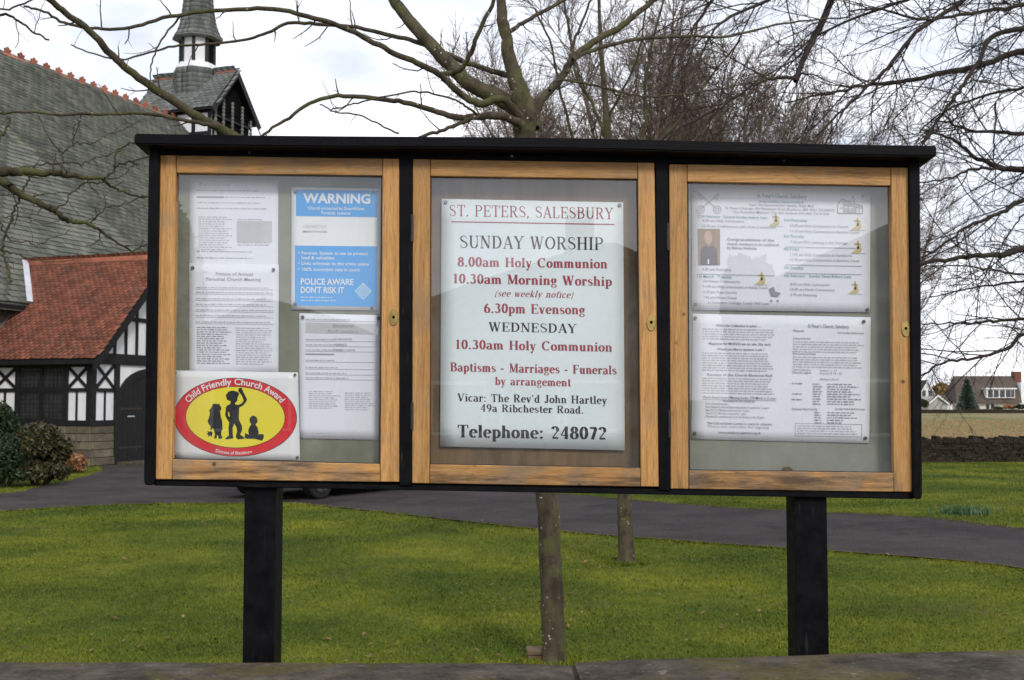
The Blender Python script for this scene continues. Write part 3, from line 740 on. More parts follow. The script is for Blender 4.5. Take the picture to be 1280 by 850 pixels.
# sitting baby
sil([(742, 380), (775, 392), (790, 425), (785, 450), (768, 468), (790, 500), (800, 545), (795, 562), (830, 560), (850, 565), (848, 600), (832, 625), (760, 606), (690, 606), (664, 598), (668, 550), (690, 560), (704, 568), (700, 520), (715, 485), (728, 465), (712, 440), (712, 405)])
sil([(505, 345), (515, 350), (522, 395), (508, 385)], 'yellow', .002)
pr.build(); pins(s5, [(219.5, 466), (369, 468.5), (218, 569), (372, 571.5)], YA, .0034)

# middle placard
s6 = sheet('service_placard', [(552, 248.5), (779, 253), (781, 563), (550, 558)], Ys - .006, M['placard'], 'large pale placard headed ST. PETERS, SALESBURY, service times in red and black', 'placard', t=.005)
YM = Ys - .0065
def line(t, x0, x1, y0, y1, cap, mat, T=.19, thin=.065, **kw):
    return place(serif_mesh(t, T, thin, **kw), (x0, y0), (x1, y1), cap, YM, 'lettering', M[mat], s6)
line('ST. PETERS, SALESBURY', 562, 767, 270, 274, 14.5, 'red_ink', .12, .05)
mb = MB(); mb.add([at(x, y, YM) for x, y in ((564, 277.8), (768, 281.3), (768, 280), (564, 276.5))], [(0, 1, 2, 3)]); mk('underline', mb.v, mb.f, M['red_ink'], s6)
line('SUNDAY WORSHIP', 575, 754, 310, 312.5, 16, 'ink', .14, .05)
line('8.00am Holy Communion', 572, 759, 333, 335.5, 12, 'red_ink')
line('10.30am Morning Worship', 567, 765, 354, 357.5, 12, 'red_ink')
line('(see weekly notice)', 619, 717, 370.5, 372.5, 8.5, 'red_ink', .14, .05, shear=.25)
line('6.30pm Evensong', 605, 731, 391, 393, 12, 'red_ink')
line('WEDNESDAY', 611, 721, 414, 416.5, 11.5, 'ink', .16, .055)
line('10.30am Holy Communion', 570, 765, 436, 439.5, 11.5, 'red_ink')
line('Baptisms - Marriages - Funerals', 563, 771, 464, 468, 11, 'red_ink')
line('by arrangement', 619, 714, 481, 483, 10, 'red_ink')
line('Vicar: The Rev\'d John Hartley', 572, 759, 501.5, 505, 9.8, 'ink', .17)
line('49a Ribchester Road.', 601, 729, 514.5, 517, 9.4, 'ink', .17)
line('Telephone: 248072', 572, 758, 546.5, 549.5, 15.5, 'ink', .2, .07)
pins(s6, [(557, 253), (774.5, 256.5)], YM, .0044, 'steel_pin', .004)

# right: landscape sheet with service list
s7 = sheet('service_list_sheet', [(865, 230.5), (1088, 238), (1087.5, 390.5), (865, 387.5)], Ys, M['paper'], 'landscape service list with crossed keys and church drawing, upper sheet in the right door', 'notice', 'paper notices pinned in the case', curl=.002)
pr = Print(Ys - .0004, s7, .022)
kx, ky, q = 860.0, 230.0, 0.2
def K(x, y): return kx + x * q, ky + y * q
def T7(t, x0, x1, y, cap=16, mat='ink_soft', b=.002): mat = 'ink_mid' if mat == 'ink' else mat; a = K(x0, y); b_ = K(x1, y); pr.text(t, a[0], b_[0], a[1], cap * q, mat, b)
T7("St. Peter's Church, Salesbury", 430, 740, 84, 26, 'teal_ink', .012)
T7('www.salesbury.stpeters.org.uk', 440, 725, 114, 15, 'teal_ink'); T7('Vicar: The Reverend John Hartley, B.Ed., M.A.', 380, 790, 136, 16)
T7('St. Peter\'s Vicarage, 49a Ribchester Road, Blackburn, BB1 9HU, Tel 248072', 235, 915, 156, 16); T7('Vice President Minister: The Rev Andrew Horsfall, Tel 01254', 280, 880, 180, 15)
T7('27th February   Second Sunday before Lent', 60, 495, 208, 16, 'teal_ink'); T7('8.00 am Holy Communion', 90, 350, 234, 16); T7('10.30 am Confirmation with Holy Communion', 90, 548, 268, 16)
T7('Congratulations of the', 245, 540, 352, 17, 'ink', .01); T7('church members to be confirmed', 245, 568, 380, 17, 'ink', .01); T7('by Bishop Nicholas', 245, 430, 405, 17, 'ink', .01)
T7('6.30 pm Evensong', 90, 270, 538, 17); pr.bar(K(60, 562)[0], K(540, 0)[0], K(0, 562)[1], .6, 'ink_soft')
T7('1st March   Tuesday', 60, 275, 584, 18, 'teal_ink'); T7('am Home Communions', 95, 325, 612, 17); T7('11.00 am Holy communion at Kiting Court', 95, 500, 646, 17)
T7('2.30 pm Pram Service', 95, 305, 680, 17); T7('7.45 pm House Group', 95, 305, 714, 17); T7('at Sycamore Cottage, Lovely Hall Lane', 125, 505, 746, 17)
T7('2nd Wednesday', 600, 745, 232, 17, 'teal_ink'); T7('10.30 am Holy Communion in Church', 640, 1000, 266, 17); T7('11.15 am Holy Communion at Beeches Court', 640, 1070, 300, 17)
T7('3rd Thursday', 600, 725, 332, 17, 'teal_ink'); T7('7.30 pm PCC meeting at the Vicarage', 640, 995, 368, 17)
T7('4th Friday', 600, 695, 412, 17, 'teal_ink'); T7('11.00 am Holy Communion at Hawthorns', 640, 1025, 446, 17); T7('11.30 am Holy Communion at Beeches Court', 640, 1070, 478, 17)
for yy in (392, 504, 556): pr.bar(K(610, 0)[0], K(1085, 0)[0], K(0, yy)[1], .6, 'ink_soft')
T7('5th Saturday', 600, 720, 528, 17, 'teal_ink'); T7('6th February   Sunday Next Before Lent', 600, 1020, 578, 17, 'teal_ink')
T7('8.00 am Holy Communion', 640, 885, 632, 17); T7('10.30 am Parish Communion', 640, 915, 664, 17); T7('6.30 pm Evensong', 640, 805, 698, 17)
def cross(x, y):
    for p in ([(x - 4, y - 52), (x + 5, y - 52), (x + 7, y), (x - 5, y)], [(x - 22, y - 38), (x + 20, y - 32), (x + 20, y - 25), (x - 22, y - 30)], [(x - 38, y + 24), (x - 26, y + 10), (x - 14, y + 6), (x + 4, y + 14), (x + 10, y + 26)], [(x - 8, y - 12), (x + 14, y - 24), (x + 24, y + 4), (x + 18, y + 20), (x - 6, y + 10)]):
        pr.poly([K(*a) for a in p][::-1], 'ochre_ink', .001)
    pr.bar(K(x - 50, 0)[0], K(x + 50, 0)[0], K(0, y + 26)[1], .5, 'ink_pale')
for c_ in ((548, 236), (1060, 262), (1062, 406), (460, 602), (1044, 660)): cross(*c_)
def seg(x0, y0, x1, y1, w=3.2, mat='ink_soft'):
    a = Vector(K(x0, y0)); b = Vector(K(x1, y1)); n_ = (b - a).normalized().orthogonal() * (w * q / 2); pr.poly([tuple(a - n_), tuple(b - n_), tuple(b + n_), tuple(a + n_)], mat, .0011 if n_.x > 0 else .0012)
for sx in (1, -1):     # crossed keys
    c0 = 130
    for o_ in (-3, 3): seg(c0 - sx * 62, 62 + o_, c0 + sx * 40, 146 + o_, 2.4)
    for i in range(12):
        a0_, a1_ = i * math.pi / 6, (i + 1) * math.pi / 6
        for r_ in (24, 11): seg(c0 + sx * 52 + r_ * math.cos(a0_), 160 + r_ * math.sin(a0_), c0 + sx * 52 + r_ * math.cos(a1_), 160 + r_ * math.sin(a1_), 3)
    seg(c0 - sx * 64, 62, c0 - sx * 50, 100, 3); seg(c0 - sx * 50, 100, c0 - sx * 36, 88, 3); seg(c0 - sx * 60, 58, c0 - sx * 34, 70, 3)
# small church drawing
for s_ in [(945, 120, 960, 92), (960, 92, 1012, 112), (960, 92, 935, 130), (935, 130, 935, 182), (1012, 112, 1024, 86), (1024, 86, 1032, 72), (1032, 72, 1038, 120), (1012, 112, 1012, 130), (1038, 122, 1090, 135), (1090, 135, 1092, 182), (935, 182, 1092, 186), (1012, 130, 1038, 128), (975, 130, 975, 180), (1000, 130, 1000, 184), (1050, 136, 1050, 184), (1070, 136, 1070, 184), (948, 150, 968, 150)]: seg(*s_, w=4)
pr.poly([K(*p) for p in [(962, 98), (1010, 116), (1088, 138), (1088, 152), (975, 134)]][::-1], 'ink_pale', .0008)
pr.poly([K(*p) for p in [(978, 150), (1046, 150), (1046, 178), (978, 174)]][::-1], 'ink_pale', .0008)
# small portrait print
pr.poly([K(60, 280), K(200, 280), K(200, 506), K(64, 506)][::-1], 'photo_tan', .0008)
pr.poly([K(*p) for p in [(112, 296), (138, 296), (150, 330), (146, 362), (126, 380), (106, 360), (100, 328)]][::-1], 'photo_skin', .001)
pr.poly([K(*p) for p in [(76, 506), (78, 410), (104, 384), (128, 394), (152, 384), (180, 406), (184, 506)]][::-1], 'photo_dark', .0012)
pr.poly([K(*p) for p in [(122, 470), (132, 470), (132, 500), (122, 500)]][::-1], 'white_ink', .0014)
# pram
pr.poly([K(*p) for p in [(505, 655), (535, 642), (545, 672), (580, 682), (560, 706), (520, 700)]][::-1], 'ink_soft', .0012)
for cx_ in (520, 560): pr.poly([(K(cx_ + 7 * math.cos(i), 0)[0], K(0, 730 + 7 * math.sin(i))[1]) for i in np.arange(0, 6.2, .7)][::-1], 'ink_soft', .0012)
pr.build(); pins(s7, [(868, 238.5), (1078.5, 244.5), (869.5, 380.5), (1084, 387)], Ys)
# lower sheet
s8 = sheet('newsletter_sheet', [(866, 392), (1088.5, 396.5), (1086.5, 554), (864, 549)], Ys + .0003, M['paper'], 'landscape two-page newsletter sheet of dense black print, lower sheet in the right door', 'notice', 'paper notices pinned in the case', curl=.002)
pr = Print(Ys - .0001, s8, .018)
def T8(t, x0, x1, y, cap=2.9, mat='ink', b=.0): pr.text(t, x0, x1, y, cap, 'ink_mid' if mat == 'ink' else mat, b)
def para(x0, x1, y0, n, mat='ink_pale', st=3.05): pr.rows(x0, x1, [y0 + i * st for i in range(n)], 1.35, mat, (.88, 1))
T8('When the Collection is taken ....', 895, 951, 408, 3.1, 'ink', .012); para(878, 968, 411, 5)
T8('Magazines for MARCH are on sale, 50p each', 886, 963, 430.5, 3.1, 'ink', .012); T8('Would you like to sponsor a job ?', 896, 955, 437.5, 3.1, 'ink', .012); para(878, 968, 441, 8)
T8('Revision of the Church Electoral Roll', 884, 965, 469.5, 3.3, 'ink', .006); para(878, 968, 472.5, 7)
T8('Church Annual General Meeting Sunday, 27th March at 12 noon', 878, 970, 497.5, 3.2, 'ink', .01); pr.bar(878, 970, 499, .5, 'ink_soft')
T8('Nominations are invited for', 904, 944, 502, 2.8, 'ink', .01)
T8('Two Churchwardens', 882, 910, 505.5, 2.7); T8('Four Deanery Synod Representatives to serve for 3 years', 882, 961, 509.5, 2.7); T8('Nine P.C.C. Members to serve for 3 years', 882, 937, 513.5, 2.7); T8('One P.C.C. Member to serve for 1 year', 882, 933, 517.5, 2.7)
T8('The list for nominations is to be found on the Organ', 882, 955, 521.5, 2.7); T8('The Cold and Easter Lunches to ready for collection', 884, 965, 530, 2.9, 'ink', .01); T8('There are two lists for signing', 884, 961, 534, 2.7, 'ink_soft')
T8('www.salesbury.stpeters.org.uk', 898, 951, 541.5, 2.9, 'ink', .01)
T8("St Peter's Church, Salesbury", 1010, 1061, 409.5, 4.6, 'ink', .004); T8('Welcome', 991, 1005, 414.5, 2.8, 'ink', .012); T8('2nd Sunday before Lent', 1047, 1080, 417, 2.6, 'ink', .012)
T8('Collect of the Day', 991, 1013, 424, 2.6, 'ink', .012); para(991, 1080, 427, 5); T8('Post Communion Prayer', 991, 1020, 443, 2.6, 'ink', .012); para(991, 1080, 446, 5)
T8('Collect & Absolution', 990, 1014, 463, 2.6); T8('Church Lights', 990, 1014, 466.5, 2.6, 'ink', .01); T8('Genesis 1: 1 - 2.3', 1025, 1046, 464, 2.6); T8('Romans 8: 18 - 25', 1025, 1052, 467.5, 2.6); T8('Matthew 6: 25-end', 1025, 1048, 475, 2.6)
for i in range(9): pr.rows(1016, 1028, [480 + i * 3.1], 1.4, 'ink_soft'); pr.rows(1034, 1078, [480 + i * 3.1], 1.4, 'ink_soft', (.5, 1))
for y in (479, 492, 499): pr.rows(990, 1003, [y], 1.4, 'ink_soft', (1, 1))
T8('Services Next Sunday', 990, 1022, 512, 2.7, 'ink', .012); T8('Sunday Next Before Lent', 1044, 1081, 512, 2.7, 'ink', .012)
for i in range(5): pr.rows(1018, 1028, [515.5 + i * 3.2], 1.3, 'ink_soft'); pr.rows(1034, 1076, [515.5 + i * 3.2], 1.3, 'ink_soft', (.4, 1))
for a in ((994, 529, 1077, 529), (994, 544.5, 1077, 544.5)): pr.bar(a[0], a[2], a[1], .5, 'ink_soft')
for x in (994, 1077): pr.poly([(x, 529 + (x - 994) * .018), (x, 544.5 + (x - 994) * .018), (x + .5, 544.5 + (x - 994) * .018), (x + .5, 529 + (x - 994) * .018)], 'ink_soft', .001)
para(997, 1073, 532, 4)
pr.build(); pins(s8, [(869, 397.5), (1079.5, 402), (868.5, 541.5), (1081.5, 547.5)], Ys)
# ------------------------------------------------------------------ ground, path, field
def ground_mat():
    m, nt, b = base_mat('lawn soil and moss', 0.95, 0.1)
    v = coords(nt, (1, 1, 1), world=True)
    n1 = noise(nt, v, 0.55, 6, 0.6); n2 = noise(nt, v, 7, 6, 0.7); n3 = noise(nt, v, 0.9, 5, 0.65, 0.6)
    r1 = ramp(nt, [(0.36, (0.050, 0.072, 0.010)), (0.5, (0.080, 0.105, 0.012)), (0.63, (0.128, 0.145, 0.016))]); nt.links.new(n1.outputs[0], r1.inputs[0])
    r2 = ramp(nt, [(0.3, 0.5), (0.65, 1.1)]); nt.links.new(n2.outputs[0], r2.inputs[0])
    col = mixc(nt, 0.8, r1, r2, 'MULTIPLY')
    r3 = ramp(nt, [(0.57, 0.0), (0.70, 0.7)]); nt.links.new(n3.outputs[0], r3.inputs[0])
    col = mixc(nt, r3, col, (0.075, 0.062, 0.032))
    nt.links.new(col, b.inputs['Base Color']); bump(nt, b, n2, 0.5, 0.03)
    return m
def blade_mat():
    m, nt, b = base_mat('grass blades', 0.75, 0.15)
    v = coords(nt, (1, 1, 1), world=True)
    n1 = noise(nt, v, 0.55, 6, 0.6)
    r1 = ramp(nt, [(0.36, (0.060, 0.090, 0.011)), (0.5, (0.104, 0.134, 0.014)), (0.63, (0.165, 0.182, 0.019))]); nt.links.new(n1.outputs[0], r1.inputs[0])
    g = node(nt, 'ShaderNodeNewGeometry'); rr = ramp(nt, [(0.0, (0.8, 0.84, 0.7)), (0.8, (1.12, 1.08, 1.0)), (0.97, (1.2, 1.1, 1.0)), (1.0, (2.0, 1.2, 1.5))]); nt.links.new(g.outputs['Random Per Island'], rr.inputs[0])
    nt.links.new(mixc(nt, 1.0, r1, rr, 'MULTIPLY'), b.inputs['Base Color'])
    return m
def straw_mat():
    m, nt, b = base_mat('rough winter field', 0.95, 0.1)
    v = coords(nt, (0.35, 0.09, 1), world=True); v2 = coords(nt, (1, 1, 1), world=True)
    n1 = noise(nt, v, 1.0, 5, 0.6); n2 = noise(nt, v2, 1.2, 6, 0.7)
    r1 = ramp(nt, [(0.44, (0.24, 0.185, 0.10)), (0.52, (0.21, 0.18, 0.085)), (0.62, (0.12, 0.14, 0.045))])
    g = node(nt, 'ShaderNodeNewGeometry'); sx = node(nt, 'ShaderNodeSeparateXYZ'); nt.links.new(g.outputs['Position'], sx.inputs[0])
    yr = ramp(nt, [(0.0, 0.0), (0.055, 0.0), (0.065, 0.14), (0.095, 0.13), (0.11, 0.0), (1.0, 0.0)]); dv = node(nt, 'ShaderNodeMath', operation='DIVIDE'); dv.inputs[1].default_value = 1000
    nt.links.new(sx.outputs[1], dv.inputs[0]); nt.links.new(dv.outputs[0], yr.inputs[0])     # a greener strip crosses the field
    ad = node(nt, 'ShaderNodeMath', operation='ADD'); nt.links.new(n1.outputs[0], ad.inputs[0]); nt.links.new(yr.outputs[0], ad.inputs[1]); nt.links.new(ad.outputs[0], r1.inputs[0])
    r2 = ramp(nt, [(0.3, 0.6), (0.65, 1.15)]); nt.links.new(n2.outputs[0], r2.inputs[0])
    nt.links.new(mixc(nt, 0.9, r1, r2, 'MULTIPLY'), b.inputs['Base Color']); bump(nt, b, n2, 0.6, 0.15)
    return m
def asphalt_mat():
    m, nt, b = base_mat('worn asphalt', 0.95, 0.08)
    v = coords(nt, (1, 1, 1), world=True)
    n1 = noise(nt, v, 0.8, 5, 0.6); n2 = noise(nt, v, 55, 4, 0.7)
    r1 = ramp(nt, [(0.3, (0.036, 0.032, 0.032)), (0.7, (0.068, 0.060, 0.059))]); nt.links.new(n1.outputs[0], r1.inputs[0])
    r2 = ramp(nt, [(0.35, 0.6), (0.55, 1.0), (0.66, 1.9)]); nt.links.new(n2.outputs[0], r2.inputs[0])
    col = mixc(nt, 0.8, r1, r2, 'MULTIPLY')
    n3 = noise(nt, v, 2.5, 6, 0.7); r3 = ramp(nt, [(0.54, 0.0), (0.66, 0.45)]); nt.links.new(n3.outputs[0], r3.inputs[0])
    col = mixc(nt, r3, col, (0.085, 0.068, 0.052))
    n5 = noise(nt, v, 1.3, 3, 0.5, 1.0); r5 = ramp(nt, [(0.30, 0.68), (0.42, 1.0)]); nt.links.new(n5.outputs[0], r5.inputs[0]); col = mixc(nt, 1.0, col, r5, 'MULTIPLY')
    nt.links.new(col, b.inputs['Base Color']); bump(nt, b, n2, 0.5, 0.006)
    return m
M['lawn'] = ground_mat(); M['blade'] = blade_mat(); M['straw'] = straw_mat(); M['asphalt'] = asphalt_mat()
def stone_mat(name, c1, c2, lichen=(0.30, 0.27, 0.08), la=0.5, scale=6):
    m, nt, b = base_mat(name, 0.9, 0.2)
    v = coords(nt, (1, 1, 1), world=True)
    n1 = noise(nt, v, scale, 7, 0.65); n2 = noise(nt, v, scale * 1.7, 7, 0.7, 0.3); n3 = noise(nt, v, scale * 10, 4, 0.6)
    r1 = ramp(nt, [(0.3, c2), (0.68, c1)]); nt.links.new(n1.outputs[0], r1.inputs[0])
    r2 = ramp(nt, [(0.56, 0.0), (0.66, la)]); nt.links.new(n2.outputs[0], r2.inputs[0])
    col = mixc(nt, r2, r1, lichen)
    oi = node(nt, 'ShaderNodeObjectInfo'); g = node(nt, 'ShaderNodeNewGeometry')
    ad = node(nt, 'ShaderNodeMath', operation='ADD'); nt.links.new(oi.outputs['Random'], ad.inputs[0]); nt.links.new(g.outputs['Random Per Island'], ad.inputs[1])
    fr = node(nt, 'ShaderNodeMath', operation='FRACT'); nt.links.new(ad.outputs[0], fr.inputs[0])
    rr = ramp(nt, [(0.0, (0.72, 0.70, 0.68)), (0.5, (1.0, 0.98, 0.94)), (1.0, (1.25, 1.2, 1.15))]); nt.links.new(fr.outputs[0], rr.inputs[0])
    col = mixc(nt, 1.0, col, rr, 'MULTIPLY')
    nt.links.new(col, b.inputs['Base Color']); bump(nt, b, n3, 0.6, 0.01)
    return m
def coping_mat():
    m, nt, b = base_mat('weathered coping stone', 0.95, 0.12); v = coords(nt, (1, 1, 1), world=True)
    n1 = noise(nt, v, 9, 9, 0.75); n2 = noise(nt, v, 3.2, 6, 0.7, 0.6); n3 = noise(nt, v, 90, 4, 0.65); n5 = noise(nt, v, 26, 5, 0.7)
    r1 = ramp(nt, [(0.36, (0.034, 0.029, 0.023)), (0.5, (0.068, 0.059, 0.046)), (0.64, (0.115, 0.100, 0.080))]); nt.links.new(n1.outputs[0], r1.inputs[0])
    r2 = ramp(nt, [(0.50, 0.0), (0.58, 0.55)]); nt.links.new(n2.outputs[0], r2.inputs[0]); col = mixc(nt, r2, r1, (0.105, 0.088, 0.028))
    r5 = ramp(nt, [(0.62, 0.0), (0.66, 0.8)]); nt.links.new(n5.outputs[0], r5.inputs[0]); col = mixc(nt, r5, col, (0.19, 0.175, 0.14))
    r6 = ramp(nt, [(0.30, 0.55), (0.5, 1.1)]); nt.links.new(n3.outputs[0], r6.inputs[0]); col = mixc(nt, .8, col, r6, 'MULTIPLY')
    nt.links.new(col, b.inputs['Base Color']); bump(nt, b, n1, 0.7, 0.012); return m
M['coping'] = coping_mat(); M['mortar'] = plain('old mortar', (0.14, 0.115, 0.09), (0.07, 0.058, 0.045), 40, 0.95, 0.1, bmp=0.6)
M['gritstone'] = stone_mat('dark gritstone', (0.17, 0.145, 0.11), (0.09, 0.078, 0.06), (0.11, 0.12, 0.06), 0.4, 5)
M['drystone'] = stone_mat('dry stone', (0.040, 0.031, 0.021), (0.014, 0.012, 0.008), (0.034, 0.042, 0.012), 0.8, 4)
M['render'] = plain('white limewashed plaster', (0.80, 0.80, 0.83), (0.70, 0.70, 0.73), 2, 0.9, 0.1, bmp=0.15)
M['beam'] = plain('black tarred timber', (0.014, 0.013, 0.014), (0.007, 0.007, 0.008), 6, 0.6, 0.3, bmp=0.3)
M['lead'] = plain('pale lead flashing', (0.55, 0.56, 0.62), (0.42, 0.43, 0.47), 5, 0.5, 0.4, bmp=0.1)
M['leadwork'] = plain('dull window lead', (0.06, 0.06, 0.062), (0.03, 0.03, 0.032), 8, 0.6, 0.3, bmp=0)
M['terracotta'] = stone_mat('red ridge terracotta', (0.36, 0.13, 0.085), (0.24, 0.09, 0.06), (0.30, 0.25, 0.19), 0.5, 3)
M['claytile'] = stone_mat('red clay roof tile', (0.27, 0.100, 0.066), (0.14, 0.064, 0.048), (0.12, 0.098, 0.078), 0.75, 2.4)
M['slate'] = stone_mat('grey green slate', (0.150, 0.160, 0.140), (0.078, 0.085, 0.075), (0.19, 0.20, 0.145), 0.6, 0.9)
M['slate_blue'] = stone_mat('blue grey slate', (0.20, 0.215, 0.215), (0.12, 0.13, 0.13), (0.15, 0.18, 0.14), 0.5, 0.9)

def zsheet(name, xs, ys, zf, mat):
    V = []; Fc = []
    for y in ys:
        for x in xs: V.append((x, y, zf(x, y)))
    k = len(xs)
    for j in range(len(ys) - 1):
        for i in range(k - 1): a = j * k + i; Fc.append((a, a + 1, a + k + 1, a + k))
    o = mk(name, V, Fc, mat); o['kind'] = 'structure'; return o
def gz(x, y):
    if y <= 150: return 0.0
    return -1.5 * min(1, (y - 150) / 50.0)
zsheet('ground', [-1500, -200, -60, 0, 60, 200, 1500], [-1500, -200, -40, 0, 30, 80, 150, 170, 200, 260, 500, 1500, 2600], lambda x, y: gz(x, y) if abs(x) < 1e9 else 0, M['lawn'])
zsheet('field', [-150, -60, 0, 20, 60, 150], [30.6, 60, 100, 149.9, 169.9, 199.9, 320, 700], lambda x, y: gz(x, y) + .01, M['straw'])

def sheet_poly(name, pts, z, mat, kind='structure'):
    bm = bmesh.new(); vs = [bm.verts.new((p[0], p[1], z)) for p in pts]; f = bm.faces.new(vs)
    if f.normal.z < 0: f.normal_flip()
    bmesh.ops.triangulate(bm, faces=[f])
    V = [tuple(v.co) for v in bm.verts]; bm.verts.index_update(); Fc = [tuple(v.index for v in q.verts) for q in bm.faces]; bm.free()
    o = mk(name, V, Fc, mat); o['kind'] = kind; return o
low = [(-900, 700), (-300, 655), (0, 640), (150, 632), (300, 630), (400, 633), (560, 650), (700, 665), (850, 677), (980, 686), (1150, 698), (1280, 712), (1600, 760), (2300, 900)]
upp = [(2600, 760), (1600, 690), (1280, 662), (1150, 648), (900, 635), (700, 618), (600, 612), (450, 602), (300, 588), (200, 582), (146, 581.5), (127, 583.5), (129, 588), (120, 591.5), (104, 597), (80, 603), (40, 611), (0, 618), (-300, 640), (-900, 680)]
lowg = smoothpts([tuple(ground(*p))[:2] for p in low], 6); uppg = smoothpts([tuple(ground(*p))[:2] for p in upp], 5)
rr_ = random.Random(3)
def rough(P, a=.018): return [(p[0] + rr_.uniform(-a, a), p[1] + rr_.uniform(-a, a)) for p in P]
path_poly = rough(lowg) + rough(uppg)
sheet_poly('path', path_poly, 0.014, M['asphalt'])
M['edge'] = plain('path edging grit and soil', (0.14, 0.10, 0.075), (0.05, 0.04, 0.03), 9, 0.95, 0.1, bmp=0.5, bd=0.02, world=True)
def strip(name, P, w, z, mat):
    P = np.array(P); T = np.gradient(P, axis=0); T /= np.linalg.norm(T, axis=1)[:, None]; N = np.c_[-T[:, 1], T[:, 0]]
    V = []; n = len(P)
    for i in range(n):
        j = rr_.uniform(.8, 1.2)
        V.append((P[i][0] - N[i][0] * w * j, P[i][1] - N[i][1] * w * j, z)); V.append((P[i][0] + N[i][0] * w * .5, P[i][1] + N[i][1] * w * .5, z))
    o = mk(name, V, [(2 * i, 2 * i + 2, 2 * i + 3, 2 * i + 1) for i in range(n - 1)], mat); o['kind'] = 'structure'
strip('path_edging', lowg, .035, 0.019, M['edge']); strip('path_edging', uppg[:36], .05, 0.019, M['edge'])
# pavement on the camera's side of the wall
zsheet('pavement', [-14, 0, 14], [-2.4, 1.92], lambda x, y: 0.012, M['asphalt'])

def inside(P, x, y):
    P = np.asarray(P); n = len(P); r = np.zeros(len(x), bool); j = n - 1
    for i in range(n):
        xi, yi = P[i]; xj, yj = P[j]
        c = ((yi > y) != (yj > y)) & (x < (xj - xi) * (y - yi) / (yj - yi + 1e-12) + xi)
        r ^= c; j = i
    return r

# mown grass, fallen leaves
def grass():
    rg = np.random.default_rng(5)
    n = 420000
    u = rg.random(n); D = 6.2 * (32 / 6.2) ** (u ** 0.85)
    px = rg.uniform(-60, 1340, n); X = (px - 640) / F * D * 1.02; Y = D
    keep = ~inside(path_poly, X, Y)
    ca, sa = 0.334, 0.943      # keep off the church: local x < -0.05 is the building
    lx = (X + 10.5) * .943 - (Y - 28) * .334; ly = (X + 10.5) * .334 + (Y - 28) * .943
    keep &= ~((lx < .3) & (ly > -.2)); keep &= Y < 29.8
    X, Y = X[keep], Y[keep]; m0 = len(X)
    for tx, ty, tr_ in ((*ground(692, 829)[:2], .11), (*ground(783, 704)[:2], .13)):      # longer tufts the mower misses
        a_ = rg.uniform(0, 6.28, 1100); q_ = tr_ + np.abs(rg.normal(0, .05, 1100)); X = np.r_[X, tx + np.cos(a_) * q_]; Y = np.r_[Y, ty + np.sin(a_) * q_]
    iu = rg.integers(0, len(lowg) - 1, 9000); X = np.r_[X, lowg[iu, 0] + rg.normal(0, .08, 9000)]; Y = np.r_[Y, lowg[iu, 1] - .03 - np.abs(rg.normal(0, .05, 9000))]
    iv = rg.integers(0, 36, 5000); X = np.r_[X, uppg[iv, 0] + rg.normal(0, .1, 5000)]; Y = np.r_[Y, uppg[iv, 1] + .02 + np.abs(rg.normal(0, .06, 5000))]
    n = len(X); tall = np.ones(n); tall[m0:m0 + 2200] = 2.6; tall[m0 + 2200:] = 1.6
    patch = 0.5 + 0.5 * np.sin(X * 1.7 + np.sin(Y * 1.3) * 2) * np.sin(Y * 1.1 + np.cos(X * .9) * 2)
    h = rg.uniform(.008, .021, n) * (0.7 + .6 * patch) * (1 + (Y > 14) * .3) * tall; w = rg.uniform(.003, .0055, n) * (0.7 + Y / 14)
    a = rg.uniform(0, 2 * np.pi, n); lx, ly = rg.normal(0, .35, n) * h * 1.6, rg.normal(0, .35, n) * h * 1.6
    V = np.zeros((n, 3, 3))
    V[:, 0] = np.c_[X - np.cos(a) * w, Y - np.sin(a) * w, np.zeros(n) - .002]
    V[:, 1] = np.c_[X + np.cos(a) * w, Y + np.sin(a) * w, np.zeros(n) - .002]
    V[:, 2] = np.c_[X + lx, Y + ly, h]
    o = mk('grass', V.reshape(-1, 3), np.arange(3 * n).reshape(n, 3), M['blade'])
    tag(o, 'short mossy mown grass covering the lawn around the path', 'grass', kind='stuff')
grass()
M['leaf_dry'] = plain('dry fallen leaf', (0.24, 0.15, 0.075), (0.09, 0.055, 0.03), 4, 0.8, 0.2, bmp=0, rnd_v=0.5, world=True)
def litter():
    rg = np.random.default_rng(11); V = []; Fc = []
    n = 2800
    D = 6.6 * (19 / 6.6) ** rg.random(n); px = rg.uniform(-60, 1340, n); X = (px - 640) / F * D
    cl = np.sin(X * 1.3 + 1) + np.sin(D * 2.1 + X) + rg.normal(0, .6, n); keep = cl > 0.2
    keep &= (~inside(path_poly, X, D)) | (rg.random(n) < .12)
    # thicker ring near the back tree and along the path edge
    tx, ty = ground(782, 703)[:2]
    ex = rg.normal(0, .5, (90, 2)) + [tx, ty]; X = np.r_[X[keep], ex[:, 0]]; D = np.r_[D[keep], ex[:, 1]]
    k = 130; idx = rg.integers(0, len(lowg) - 1, k); X = np.r_[X, lowg[idx, 0] + rg.normal(0, .1, k)]; D = np.r_[D, lowg[idx, 1] - np.abs(rg.normal(0.06, .07, k))]
    for x, y in zip(X, D):
        s = .006 + .022 * rg.random() ** 2.2; a = rg.uniform(0, 6.28); t = rg.normal(0, .5)
        b = len(V); c, q = math.cos(a), math.sin(a); z = .022 if True else 0
        for (u, v, w) in ((-1.3, 0, 0), (0, -.6, .3), (1.2, .1, 0), (.1, .6, .35)):
            V.append((x + (u * c - v * q) * s, y + (u * q + v * c) * s, z + w * s + (u * math.sin(t) * s * .5)))
        Fc += [(b, b + 1, b + 2), (b, b + 2, b + 3)]
    tag(mk('leaf_litter', V, Fc, M['leaf_dry']), 'small dry brown leaves scattered over the lawn', 'leaf litter', kind='stuff')
litter()

